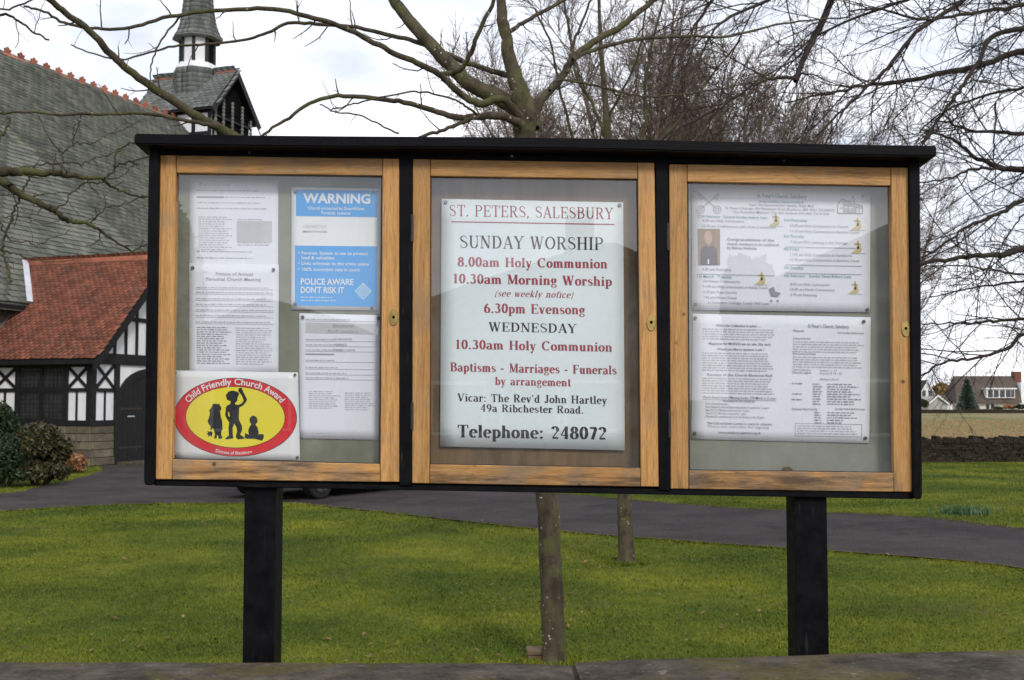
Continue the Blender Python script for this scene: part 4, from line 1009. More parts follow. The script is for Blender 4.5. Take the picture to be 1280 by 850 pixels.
# ------------------------------------------------------------------ low stone wall in front
wall = empty('stone_wall', (0, 2.15, 0), 'low boundary wall with broad flat coping stones below the notice case', 'wall')
def coping(p0, p1, q0, q1):
    """p0,p1 back edge points, q0,q1 front edge points (world)"""
    n = 14; V = []; Fc = []
    prof = [(0.0, -0.12), (-0.0, -.012), (.02, 0.0), (.25, .006), (.5, .009), (.8, .004), (.93, -.006), (1.0, -.02), (1.0, -.12)]
    for i in range(n + 1):
        f = i / n; B = p0.lerp(p1, f); A = q0.lerp(q1, f)
        e = .006 if i in (0, n) else 0
        for (v, dz) in prof:
            P = B.lerp(A, v); V.append((P.x, P.y + (rr_.uniform(-.003, .003) if v in (0, 1.0) else 0), P.z + dz - e * (dz > -.1) + rr_.uniform(-.0012, .0012)))
    k = len(prof)
    for i in range(n):
        for j in range(k - 1): Fc.append((i * k + j, i * k + j + 1, (i + 1) * k + j + 1, (i + 1) * k + j))
    Fc.append(tuple(range(k))[::-1]); Fc.append(tuple(range(n * k, n * k + k)))
    Fc += [(i * k + k - 1, i * k, (i + 1) * k, (i + 1) * k + k - 1) for i in range(n)]
    b = MB(); b.add(V, Fc); o = b.build('coping_stone', M['coping'], wall, smooth=False)
    return o
bL, bM = at(-330, 826, 2.36), at(713, 828, 2.36); bM2, bR = at(717.5, 824.5, 2.36), at(1700, 801.5, 2.36)
fr_ = lambda p, dz=0.0: Vector((p.x, 1.93, p.z + dz))
j0 = fr_(bM); j0.x = bM.x + .005; j1 = fr_(bM2); j1.x = bM2.x + .006
coping(bL, bM, fr_(bL), j0); coping(bM2, bR, j1, fr_(bR))
coping(bL + Vector((-1.6, 0, 0)), bL + Vector((-.012, 0, 0)), fr_(bL) + Vector((-1.6, 0, 0)), fr_(bL) + Vector((-.012, 0, 0)))
coping(bR + Vector((.012, 0, 0)), bR + Vector((1.6, 0, 0)), fr_(bR) + Vector((.012, 0, 0)), fr_(bR) + Vector((1.6, 0, 0)))
mo = MB(); mo.hexa([j0 + Vector((-.006, .004, -.10)), j1 + Vector((.006, .004, -.10)), bM2 + Vector((.006, -.004, -.10)), bM + Vector((-.006, -.004, -.10)), j0 + Vector((-.006, .004, -.012)), j1 + Vector((.006, .004, -.012)), bM2 + Vector((.006, -.004, -.010)), bM + Vector((-.006, -.004, -.010))]); mo.build('mortar_joint', M['mortar'], wall)
mb = MB(); mb.box(-3.6, 3.8, 2.0, 2.28, -.2, .95); mb.build('wall_core', M['drystone'], wall)
z = .0
while z < .93:
    h = min(rr_.uniform(.16, .22), .98 - z)
    for (ya, yb) in ((1.965, 2.03), (2.25, 2.315)):
        x = -3.6
        while x < 3.8:
            w = rr_.uniform(.22, .42); b = MB(); e = rr_.uniform(0, .01)
            b.box(x + .006, x + w - .006, ya - (e if ya < 2 else 0), yb + (e if ya > 2 else 0), z + .005, z + h - .005); b.build('stone', M['gritstone'], wall, bevel=.008); x += w
    z += h

# ------------------------------------------------------------------ church (built in its own frame: x out of the porch door, y along the nave)
CH = empty('church', (-10.5, 28.0, 0), 'stone church with steep slate roof, slim bell turret and red-tiled half-timbered porch', 'church', rz=math.atan2(-.334, .943), org=(0, 0, 0))
def tiles(o0, ud, vd, nrm, nu, nv, w, ex, L, th, rg, jit=.004, keep=None, gap=.004):
    """rows of overlapping tiles; returns (n,8,3) corner array; row 0 at the eave"""
    o0, ud, vd, nrm = map(lambda a: np.array(a, float), (o0, ud, vd, nrm))
    out = []
    for j in range(nv):
        off = (w / 2) * (j % 2); i = np.arange(-1, nu + 1)
        n = len(i); c = rg.normal(0, jit, n)
        u0 = i * w + off + gap / 2; u1 = u0 + w - gap
        v0 = j * ex + c; v1 = v0 + L
        h0 = th * 2.1 + rg.normal(0, jit * .4, n); h1 = np.full(n, th * .25)
        P = np.zeros((n, 8, 3))
        for k, (uu, vv, hh) in enumerate(((u0, v0, h0 - th), (u1, v0, h0 - th + rg.normal(0, jit * .3, n)), (u1, v1, h1 - th), (u0, v1, h1 - th), (u0, v0, h0), (u1, v0, h0), (u1, v1, h1), (u0, v1, h1))):
            P[:, k] = o0 + uu[:, None] * ud + vv[:, None] * vd + hh[:, None] * nrm
        ok = (u0 > -w * .6) & (u1 < nu * w + w * .1)
        if keep is not None: ok &= keep(P.mean(1))
        out.append(P[ok])
    return np.concatenate(out)
HEX = np.array([(4, 5, 6, 7), (0, 1, 5, 4), (1, 2, 6, 5), (3, 0, 4, 7)])
HEXF = [tuple(q) for q in HEX.tolist()] + [(3, 2, 1, 0), (2, 3, 7, 6)]
def tilestuff(P, name, mat, parent):
    n = len(P); Fc = (HEX[None] + (np.arange(n) * 8)[:, None, None]).reshape(-1, 4)
    o = mk(name, P.reshape(-1, 3), Fc, mat, parent); o['kind'] = 'stuff'; return o
def tileparts(P, name, mat, parent):
    me = None
    for p in P:
        c = p.mean(0)
        if me is None:
            me = bpy.data.meshes.new(name); me.from_pydata([tuple(q) for q in (p - c)], [], HEXF); me.materials.append(mat)
        o = bpy.data.objects.new(name, me); link(o, parent); o.location = Vector(c) - ORG[parent]
rg = np.random.default_rng(2)
tan = 1.03; cs = 1 / math.hypot(1, tan); sn = tan * cs
EX, EZ, RX_ = -3.05, 4.22, -13.6
RZ_ = EZ + tan * (EX - RX_)
YN0, YN1 = -7.5, 27.5
# nave: walls, roof deck, slates
mb = MB(); mb.prism([(-3.45, YN0 + .3, -.3), (-3.45, YN1 - .3, -.3), (-3.45, YN1 - .3, EZ - .1), (-3.45, YN0 + .3, EZ - .1)][::-1], (-20.3, 0, 0)); nw = mb.build('nave_wall', M['gritstone'], CH)
# courses of stone on the visible strip of nave wall
for r in range(22):
    zc = .02 + r * .185; y = YN0 + .4 + (r % 2) * .2
    while y < 1.2 and zc < 4.0:
        w = rr_.uniform(.35, .55)
        if y > -3.2:
            b = MB(); b.box(-3.45, -3.42 + rr_.uniform(0, .012), y + .006, y + w - .006, zc + .006, zc + .18); b.build('stone', M['gritstone'], nw, bevel=.008)
        y += w
mb = MB()
mb.prism([(EX, YN0, EZ - .02), (RX_, YN0, RZ_ - .02), (2 * RX_ - EX, YN0, EZ - .02), (2 * RX_ - EX, YN0, EZ - .2), (RX_, YN0, RZ_ - .25), (EX, YN0, EZ - .2)], (0, YN1 - YN0, 0))
mb.prism([(-3.5, YN0 + .3, EZ - .5), (RX_, YN0 + .3, RZ_ - .3), (2 * RX_ + 3.5, YN0 + .3, EZ - .5)], (0, .3, 0)); mb.prism([(-3.5, YN1 - .6, EZ - .5), (RX_, YN1 - .6, RZ_ - .3), (2 * RX_ + 3.5, YN1 - .6, EZ - .5)], (0, .3, 0))
nr = mb.build('nave_roof', M['slate'], CH)
SL = (EX - RX_) / cs
P = tiles((EX, YN0, EZ), (0, 1, 0), (-cs, 0, sn), (sn, 0, cs), int((YN1 - YN0) / .36), int(SL / .24), .36, .24, .46, .024, rg, .009, None, .014)
cc_ = P.mean(1)
def chpx(c):
    X = -10.5 + .943 * c[:, 0] + .334 * c[:, 1]; Y = 28 - .334 * c[:, 0] + .943 * c[:, 1]; Z = c[:, 2] - EYE
    dz = Y * _ct + Z * _st; return 640 + F * X / dz, 425 - F * (Z * _ct - Y * _st) / dz, dz
px_, py_, dd_ = chpx(cc_)
vis = (px_ > 3) & (px_ < 180) & (py_ < 375) & (py_ > 80) & ~((px_ > 40) & (py_ > 322)) & (cc_[:, 1] > -6)
order = np.argsort(np.where(vis, dd_, 1e9))
pk = np.zeros(len(P), bool); pk[order[:300]] = True
tileparts(P[pk], 'slate', M['slate'], nr); tilestuff(P[~pk], 'slates', M['slate'], nr)
mb = MB(); mb.box(EX - .3, EX + .02, YN0, 1.15, EZ - .16, EZ - .045); mb.build('gutter_board', M['beam'], nr)
# ridge: plain terracotta ridge tiles each with a little crest
def crest_mesh():
    b = MB(); c_, s_ = math.cos(math.atan(tan)), math.sin(math.atan(tan))
    b.hexa([(-.22 * c_, 0, -.22 * s_), (0, 0, 0), (0, .66, 0), (-.22 * c_, .66, -.22 * s_), (-.22 * c_ - .02, 0, -.22 * s_ + .03), (0, 0, .04), (0, .66, .04), (-.22 * c_ - .02, .66, -.22 * s_ + .03)])
    b.hexa([(0, 0, 0), (.22 * c_, 0, -.22 * s_), (.22 * c_, .66, -.22 * s_), (0, .66, 0), (0, 0, .04), (.22 * c_ + .02, 0, -.22 * s_ + .03), (.22 * c_ + .02, .66, -.22 * s_ + .03), (0, .66, .04)])
    pts = [(.14, .03), (.52, .03), (.50, .12), (.56, .20), (.50, .27), (.43, .22), (.40, .30), (.33, .36), (.26, .30), (.23, .22), (.16, .27), (.10, .20), (.16, .12)]
    b.prism([(-.025, .33 + (y - .33) * .85, z * .82) for y, z in pts], (.05, 0, 0))
    return b
y = YN0
first = None
while y < YN1 - .6:
    if not (21.3 < y < 24.8):
        if first is None:
            b = crest_mesh(); first = b.build('ridge_tile', M['terracotta'], nr); base_loc = first.location.copy()
            first.location = base_loc + Vector((RX_, y, RZ_ - .0)) ; fo = first
        else:
            o = fo.copy(); COL.objects.link(o); o.parent = nr; o.location = base_loc + Vector((RX_, y, RZ_ + rr_.uniform(-.012, .012)))
    y += .70
# ---- porch
WY, PE, PT = 4.70, 2.70, 1.06      # gable width, eave height, slope
def pz(y): return PE + PT * (y + .3)
PR = pz(WY / 2)
mb = MB(); mb.box(-3.44, -.005, .005, WY - .005, 1.0, 2.72); mb.prism([(-.005, .0, 2.7), (-.005, WY, 2.7), (-.005, WY / 2, PR - .25)], (-.2, 0, 0))
pw = mb.build('porch_wall', M['render'], CH); pw['label'] = 'white plaster porch walls with black timber framing'
mb = MB(); mb.box(-3.44, 0.0, 0.0, .12, -.2, 1.0); mb.box(-.12, 0.0, 0.13, .88, -.2, 1.0); mb.box(-3.44, 0.0, WY - .1, WY, -.2, 1.0); pb = mb.build('stone_plinth', M['gritstone'], CH)
for r in range(5):
    zc = r * .2; k = .06 if r < 1 else .03
    x = .03
    i = 0
    while x > -3.3:
        w = rr_.uniform(.32, .52)
        b = MB(); b.box(max(x - w, -3.4) + .006, x - .006, -k - rr_.uniform(0, .01), -.001, zc + .006, zc + .194); b.build('stone', M['gritstone'], pb, bevel=.012); x -= w; i += 1
    y = .0
    for w in ((.45, .43) if r % 2 else (.3, .58)):
        b = MB(); b.box(.001, k + rr_.uniform(0, .01), y + .006, y + w - .006, zc + .006, zc + .194); b.build('stone', M['gritstone'], pb, bevel=.012); y += w
def fb(x0, x1, z0, z1, t=.04, nm='timber_beam'):      # on the front wall (faces -y)
    b = MB(); b.box(x0, x1, -t, -.001, z0, z1); return b.build(nm, M['beam'], pw, bevel=.006)
def gb(y0, y1, z0, z1, t=.04, nm='timber_beam'):      # on the gable wall (faces +x)
    b = MB(); b.box(.001, t, y0, y1, z0, z1); return b.build(nm, M['beam'], pw, bevel=.006)
def fd(x0, z0, x1, z1, w=.075, t=.035):
    b = MB(); b.beam((x0, -.0015, z0), (x1, -.0015, z1), w, t, (0, -1, 0)); return b.build('timber_brace', M['beam'], pw)
def gd(y0, z0, y1, z1, w=.075, t=.035):
    b = MB(); b.beam((.0015, y0, z0), (.0015, y1, z1), w, t, (1, 0, 0)); return b.build('timber_brace', M['beam'], pw)
fb(-3.43, .04, 2.48, 2.74, .05); fb(-3.43, .05, 1.0, 1.14, .055); fb(-3.43, -.0, 1.86, 1.95, .045)
fb(-.13, .04, 1.14, 2.48, .048)
for x in (-.76, -2.32, -3.1): fb(x - .06, x + .06, 1.14, 2.48, .046)
fb(-.46, -.41, 1.14, 1.86); fb(-2.74, -2.68, 1.14, 1.86)
fd(-.7, 1.96, -.13, 2.47); fd(-.7, 2.47, -.13, 1.96, t=.03); fd(-3.04, 1.96, -2.38, 2.47); fd(-3.04, 2.47, -2.38, 1.96, t=.03)
# leaded window of four lights between the posts
win = empty('window', (-1.54, -.01, 1.14), parent=CH, org=(-1.54, -.01, 1.14))
win['label'] = 'four-light leaded window in dark timber'
ORG[win] = Vector((-1.54, -.01, 1.14))
b = MB(); b.box(-1.57, -1.51, -.045, -.001, 1.14, 2.48); b.build('mullion', M['beam'], win)
for (x0, x1) in ((-2.26, -1.57), (-1.51, -.82)):
    for (z0, z1) in ((1.14, 1.86), (1.95, 2.48)):
        b = MB(); b.box(x0 + .03, x1 - .03, -.012, -.004, z0 + .03, z1 - .03); b.build('pane', M['dark_glass'], win)
        b = MB()
        for (p, q_) in ((x0, x0 + .03), (x1 - .03, x1)): b.box(p, q_, -.035, -.002, z0, z1)
        b.box(x0 + .031, x1 - .031, -.034, -.002, z0, z0 + .03); b.box(x0 + .031, x1 - .031, -.034, -.002, z1 - .03, z1); b.build('window_frame', M['beam'], win)
        b = MB(); nx_, nz_ = 5, 6 if z1 < 1.9 else 4
        for i in range(1, nx_): xx = x0 + .03 + (x1 - x0 - .06) * i / nx_; b.box(xx - .006, xx + .006, -.018, -.0125, z0 + .03, z1 - .03)
        for i in range(1, nz_): z_ = z0 + .03 + (z1 - z0 - .06) * i / nz_; b.box(x0 + .03, x1 - .03, -.0175, -.0122, z_ - .006, z_ + .006)
        b.build('lead_lattice', M['leadwork'], win)
# gable wall
gb(0, WY, 2.56, 2.84, .06); gb(0.0, .13, 1.14, 2.56, .046); gb(0, .88, 1.0, 1.14, .055); gb(.13, .82, 1.86, 1.95, .045); gb(.82, .98, -.05, 2.56, .075)
gb(.45, .50, 1.14, 1.86); gd(.14, 1.96, .81, 2.55); gd(.14, 2.55, .81, 1.96, t=.03)
gb(WY - .98, WY - .82, -.05, 2.56, .075)
# door opening: arch braces, two boarded leaves
mb = MB(); arc_ = [(.98, 2.56), (.98, 1.95)] + [(.98 + 1.37 * (1 - math.cos(a)), 1.95 + .55 * math.sin(a)) for a in np.linspace(.15, 1.57, 8)] + [(2.35, 2.56)]
mb.prism([(.001, a, b_) for a, b_ in [(.98, 1.62)] + [(.98 + 1.37 * (1 - math.cos(q)), 1.70 + .80 * math.sin(q)) for q in np.linspace(.0, 1.57, 8)] + [(2.35, 2.42)] + [(.98 + 1.37 * (1 - math.cos(q)), 1.50 + .80 * math.sin(q)) for q in np.linspace(1.57, .0, 8)]], (.05, 0, 0)); mb.build('arched_brace', M['beam'], pw)
mb = MB(); mb.prism([(.001, WY - a, b_) for a, b_ in [(.98, 1.62)] + [(.98 + 1.37 * (1 - math.cos(q)), 1.70 + .80 * math.sin(q)) for q in np.linspace(.0, 1.57, 8)] + [(2.35, 2.42)] + [(.98 + 1.37 * (1 - math.cos(q)), 1.50 + .80 * math.sin(q)) for q in np.linspace(1.57, .0, 8)]], (.05, 0, 0)); mb.build('arched_brace', M['beam'], pw)
dr = empty('door', (.0, WY / 2, 0), parent=CH, org=(.0, WY / 2, 0)); dr['label'] = 'dark arched boarded porch door'
y = .985
def dtop(y): return 1.50 + .80 * math.sin(math.acos(max(-1, min(1, 1 - min(y - .98, WY - .98 - y) / 1.37)))) + .03
while y < WY - 1.0:
    w = .195
    b = MB(); b.hexa([(.0015, y, .02), (.022, y, .02), (.022, y + w - .008, .02), (.0015, y + w - .008, .02), (.0015, y, dtop(y)), (.022, y, dtop(y)), (.022, y + w - .008, dtop(y + w)), (.0015, y + w - .008, dtop(y + w))]); b.build('door_board', M['beam'], dr); y += w
for z_ in (.42, 1.42):
    for s in (0, 1):
        ya = .99 if not s else WY - .99; d_ = 1 if not s else -1
        b = MB(); b.beam((.0225, ya, z_), (.0225, ya + d_ * .95, z_), .05, .008, (1, 0, 0)); b.beam((.0226, ya + d_ * .75, z_ - .12), (.0226, ya + d_ * .75, z_ + .12), .03, .007, (1, 0, 0)); b.build('strap_hinge', M['iron'], dr)
b = MB(); b.cyl((.03, 1.35, 1.22), (.03, 1.62, 1.22), .018, n=8); b.build('letter_plate', M['lead'], dr)
# spandrels stay white plaster; gable panel framing
for y in np.arange(.82, WY - .5, .43):
    zt = pz(y) - .52
    if zt > 2.9: gb(y - .045, y + .045, 2.84, zt, .04)
gb(1.35, WY - 1.35, 3.72, 3.82, .045)
for s in (0, 1):
    f = (lambda y: y) if not s else (lambda y: WY - y)
    for k, (ya, za, r) in enumerate(((.35, 2.86, .55), (.82, 3.1, .62), (1.25, 3.86, .5))):
        pts = [(ya + r * (1 - math.cos(q)), za + r * 1.15 * math.sin(q)) for q in np.linspace(0, 1.4, 7)]
        b = MB()
        for A, B in zip(pts, pts[1:]): b.beam((.0012 + k * .0004, f(A[0]), A[1]), (.0012 + k * .0004, f(B[0]), B[1]), .09, .034, (1, 0, 0))
        b.build('curved_brace', M['beam'], pw)
# roof deck, barge boards, tiles, ridge, flashing
mb = MB(); c2 = 1 / math.hypot(1, PT); s2 = PT * c2
def rp(x, y, dz): return (x, y, pz(y) + dz)
mb.prism([(.33, -.3, PE - .03), (.33, WY / 2, PR - .03), (.33, WY + .3, PE - .03), (.33, WY + .3, PE - .09), (.33, WY / 2, PR - .10), (.33, -.3, PE - .09)], (-6.2, 0, 0))
prf = mb.build('porch_roof', M['beam'], CH); prf['label'] = 'steep red clay tiled porch roof'
for s in (0, 1):
    f = (lambda y: y) if not s else (lambda y: WY - y)
    b = MB(); b.prism([(.335, f(-.36), pz(-.36) - .02), (.335, f(WY / 2), PR - .02), (.335, f(WY / 2), PR - .42), (.335, f(1.2), pz(1.2) - .40), (.335, f(.5), pz(.5) - .36), (.335, f(-.1), pz(-.1) - .34), (.335, f(-.36), pz(-.36) - .26)], (.05, 0, 0)); b.build('barge_board', M['beam'], prf)
b = MB(); b.box(-5, .33, -.33, -.305, PE - .16, PE - .035); b.build('eaves_board', M['beam'], prf)
PL = (WY / 2 + .3) / c2
keep = lambda c: c[:, 0] > -3.2 - (c[:, 1] > 1.0) * (c[:, 1] - 1.0) * 1.2 - .3
P = tiles((.37, -.34, PE - .03), (-1, 0, 0), (0, c2, s2), (0, -s2, c2), 33, int(PL / .105) + 1, .168, .107, .24, .021, rg, .007, keep, .008)
tilestuff(P, 'roof_tiles', M['claytile'], prf)
P = tiles((-4.9, WY + .34, PE - .03), (1, 0, 0), (0, -c2, s2), (0, s2, c2), 31, int(PL / .1) + 1, .168, .102, .24, .013, rg, .006)
tilestuff(P, 'roof_tiles', M['claytile'], prf)
x = .36
while x > -4.3:
    b = MB(); b.cyl((x, WY / 2, PR - .04), (x - .325, WY / 2, PR - .035), .13, .125, 10); b.build('ridge_tile', M['terracotta'], prf); x -= .33
# lead flashing up the valley
b = MB(); v0 = Vector((-3.05 - .02, 1.16, 4.27)); v1 = Vector((-4.32, WY / 2, PR + .05))
b.beam(v0 + Vector((0.06, -.06, .02)), v1 + Vector((.02, -.08, .04)), .16, .02, (sn * .6, -s2 * .3, cs)); b.build('lead_flashing', M['lead'], CH)
b = MB(); b.beam((-3.42, -.3, pz(-.3) + .06), (-3.42, 1.15, pz(1.15) + .06), .14, .03, (0, -s2, c2)); b.build('lead_flashing', M['slate_blue'], CH)
mb = MB(); mb.box(.02, .9, .9, WY - .9, -.1, .06); mb.build('door_step', M['coping'], CH, bevel=.01)

# ---- bell turret on the ridge
TX, TY = RX_, 23.3
ht, wx, wy = 1.9, 2.35, 1.62       # half length along x, half width along y
ZE, ZR = 15.45, 17.62
mb = MB(); mb.box(TX - 2.0, TX + 1.95, TY - wy, TY + wy, 12.5, ZE + .1); tb = mb.build('bell_turret', M['render'], CH); tb['label'] = 'timber bell turret, white panels and black posts'
def tbox(nm, x0, x1, y0, y1, z0, z1, m='beam'):
    b = MB(); b.box(TX + x0, TX + x1, TY + y0, TY + y1, z0, z1); return b.build(nm, M[m], tb)
for x in (-2.0, -1.0, 0, 1.0, 1.9): tbox('post', x - .09, x + .09, -wy - .05, -wy - .001, 12.5, ZE)
tbox('rail', -2.05, 2.0, -wy - .06, -wy - .002, ZE - .2, ZE + .02); tbox('rail', -2.05, 2.0, -wy - .055, -wy - .002, 14.2, 14.36)
# dark open gable end with louvre rails and twisted bars
tbox('louvre_opening', 1.96, 2.0, -wy + .1, wy - .1, 12.6, ZE + .1, 'dark_hole')
mb = MB(); mb.prism([(TX + 1.97, TY - wy, ZE), (TX + 1.97, TY + wy, ZE), (TX + 1.97, TY, ZR - .3)], (.03, 0, 0)); mb.build('gable_back', M['dark_hole'], tb)
for z_ in (14.0, 14.55, 15.1): tbox('rail', 2.04, 2.12, -wy + .1, wy - .1, z_, z_ + .09)
for y in (-1.5, -.85, -.1, .75, 1.5):
    b = MB(); z_ = 13.2
    while z_ < (ZE + .5 if abs(y) < 1 else ZE): 
        b.lathe((TX + 2.13, TY + y, z_), [(.045, 0), (.085, .09), (.045, .18)], 8); z_ += .18
    b.build('twisted_bar', M['slate_blue'], tb)
# saddle roof
t3 = (ZR - ZE) / (wy + .30); c3 = 1 / math.hypot(1, t3); s3 = t3 * c3
mb = MB(); e = wy + .30
mb.prism([(TX + 2.30, TY - e, ZE - .03), (TX + 2.30, TY, ZR - .03), (TX + 2.30, TY + e, ZE - .03), (TX + 2.30, TY + e, ZE - .12), (TX + 2.30, TY, ZR - .16), (TX + 2.30, TY - e, ZE - .12)], (-4.75, 0, 0)); sr = mb.build('saddle_roof', M['beam'], tb)
for s in (-1, 1):
    P = tiles((TX + 2.35 if s < 0 else TX - 2.5, TY + s * (e + .03), ZE - .03), (-1 if s < 0 else 1, 0, 0), (0, -s * c3, s3), (0, s * s3, c3), 14, 13, .34, .235, .44, .026, rg, .008, None, .014)
    P = tilestuff(P, 'slates', M['slate_blue'], tb)
for s in (-1, 1):
    b = MB(); b.beam((TX + 2.31, TY + s * (e + .1), ZE - .2), (TX + 2.31, TY, ZR - .1), .28, .05, (1, 0, 0)); b.build('barge_board', M['beam'], tb)
for i in range(13):
    x = TX - 2.45 + i * .36
    if not (TX - 1.1 < x + .18 < TX + 1.05):
        b = MB(); b.cyl((x, TY, ZR - .01), (x + .34, TY, ZR), .09, .085, 8); b.build('ridge_tile', M['terracotta'], tb)
c0 = (TX, TY, 0)
off = math.pi / 8
b = MB(); b.lathe(c0, [(1.12, 16.2), (1.12, 17.86), (1.10, 17.88), (1.08, 17.98), (.96, 18.0), (.96, 18.12), (.9, 18.14)], 8, rot=off); b.build('lantern_base', M['render'], tb)
b = MB(); b.lathe(c0, [(1.155, 16.0), (1.135, 17.75), (1.13, 17.80)], 8, rot=off); b.build('slated_skirt', M['slate_blue'], tb)
b = MB(); b.lathe(c0, [(.80, 18.1), (.80, 19.6)], 8, rot=off); b.build('lantern', M['render'], tb)
for i in range(8):
    q = i * math.pi / 4 + off
    b = MB(); b.cyl((TX + .82 * math.cos(q), TY + .82 * math.sin(q), 18.13), (TX + .82 * math.cos(q), TY + .82 * math.sin(q), 19.5), .085, n=6); b.build('post', M['beam'], tb)
for q in (0, 1, 2):      # dark open louvres on the side away from the light panels
    a = q * math.pi / 4; n_ = Vector((math.cos(a), math.sin(a), 0)); u_ = Vector((-n_.y, n_.x, 0))
    b = MB(); c_ = Vector(c0) + n_ * .742; b.prism([c_ - u_ * .25 + Vector((0, 0, 18.2)), c_ + u_ * .25 + Vector((0, 0, 18.2)), c_ + u_ * .25 + Vector((0, 0, 19.45)), c_ - u_ * .25 + Vector((0, 0, 19.45))], n_ * .02); b.build('louvre', M['dark_hole'], tb)
prof = [(1.10, 19.36), (1.24, 19.40), (1.22, 19.46), (1.04, 19.75), (.90, 20.15), (.80, 20.65), (.735, 21.2), (.66, 22.1), (.50, 24.0), (.30, 26.4), (.06, 29.2)]
b = MB(); b.lathe(c0, prof, 8, rot=off); b.build('spire', M['slate_blue'], tb)
# slate courses on the spire
P = []
for z0 in [19.46 + j * .235 for j in range(34)] + [16.1 + j * .235 for j in range(7)]:
    def rad(z): return np.interp(z, [p[1] for p in prof], [p[0] for p in prof]) if z > 18 else 1.145
    r0, r1 = rad(z0), rad(z0 + .3); 
    for i in range(8):
        q0 = i * math.pi / 4 + off; q1 = q0 + math.pi / 4; k = max(1, int(round(r0 * .765 / .28)))
        A0 = np.array([TX + r0 * math.cos(q0), TY + r0 * math.sin(q0), z0]); B0 = np.array([TX + r0 * math.cos(q1), TY + r0 * math.sin(q1), z0])
        A1 = np.array([TX + r1 * math.cos(q0), TY + r1 * math.sin(q0), z0 + .3]); B1 = np.array([TX + r1 * math.cos(q1), TY + r1 * math.sin(q1), z0 + .3])
        nn = np.array([math.cos(q0 + off), math.sin(q0 + off), .15])
        for m_ in range(k):
            f0, f1 = m_ / k + .01, (m_ + 1) / k - .01; h = .03 + rg.uniform(0, .01)
            a, b_, c_, d_ = A0 + (B0 - A0) * f0, A0 + (B0 - A0) * f1, A1 + (B1 - A1) * f1, A1 + (B1 - A1) * f0
            P.append([a, b_, c_, d_, a + nn * h, b_ + nn * h, c_ + nn * .005, d_ + nn * .005])
tilestuff(np.array(P), 'spire_slates', M['slate_blue'], tb)
b = MB(); b.cyl((TX, TY, 29.1), (TX, TY, 30.6), .04, n=8); b.box(TX - .35, TX + .35, TY - .03, TY + .03, 30.0, 30.08); b.build('finial_cross', M['iron'], tb)
# ------------------------------------------------------------------ trees
M['bark_near'] = bark('smooth grey brown bark', (0.100, 0.078, 0.052), (0.036, 0.028, 0.019), 0.55, 0.95, 16)
M['bark_moss'] = bark('mossy bark', (0.070, 0.056, 0.035), (0.028, 0.023, 0.015), 0.6, 0.0, 12)
M['bark_dark'] = bark('dark beech twigs', (0.050, 0.036, 0.032), (0.024, 0.018, 0.016), 0.15, 0.0, 9)
M['bark_far'] = bark('brown winter twigs', (0.20, 0.145, 0.118), (0.115, 0.085, 0.070), 0.15, 0.0, 3)

class Tubes:
    def __init__(s): s.g = {}
    def add(s, P, Rr, k):
        P = np.asarray(P, float); s.g.setdefault((len(P), k), []).append((P, np.asarray(Rr, float)))
    def build(s, name, mat, parent, kind=None, smooth=True):
        VV, FF = [], []; base = 0
        for (n, k), L in s.g.items():
            P = np.stack([a for a, _ in L]); Rr = np.stack([b for _, b in L]); m = len(L)
            T = np.gradient(P, axis=1); T /= np.linalg.norm(T, axis=2)[..., None] + 1e-9
            mean = T.mean(1); ref = np.where(np.abs(mean[:, 2:3]) < .8, np.array([[0, 0, 1.0]]), np.array([[1.0, 0, 0]]))[:, None, :]
            U = np.cross(T, np.broadcast_to(ref, T.shape)); U /= np.linalg.norm(U, axis=2)[..., None] + 1e-9; W = np.cross(T, U)
            a = np.arange(k) * 2 * np.pi / k
            V = P[:, :, None] + Rr[:, :, None, None] * (U[:, :, None] * np.cos(a)[None, None, :, None] + W[:, :, None] * np.sin(a)[None, None, :, None])
            VV.append(V.reshape(-1, 3))
            i = np.arange(k); j = np.arange(n - 1)
            q = np.stack([j[:, None] * k + i, j[:, None] * k + (i + 1) % k, (j[:, None] + 1) * k + (i + 1) % k, (j[:, None] + 1) * k + i], -1).reshape(-1, 4)
            FF.append((q[None] + (np.arange(m) * n * k)[:, None, None]).reshape(-1, 4) + base); base += m * n * k
        o = mk(name, np.concatenate(VV), np.concatenate(FF), mat, parent, smooth)
        if kind: o['kind'] = kind
        return o
rt = random.Random(21)
def nv(v): v = np.asarray(v, float); return v / (np.linalg.norm(v) + 1e-9)
def wander(p, d, L, n, wob, up, r0, r1):
    P = [np.array(p, float)]; d = nv(d); st = L / (n - 1)
    for i in range(n - 1):
        d = nv(d + np.array([rt.gauss(0, wob), rt.gauss(0, wob), rt.gauss(0, wob) + up])); P.append(P[-1] + d * st)
    return np.array(P), np.linspace(r0, r1, n)
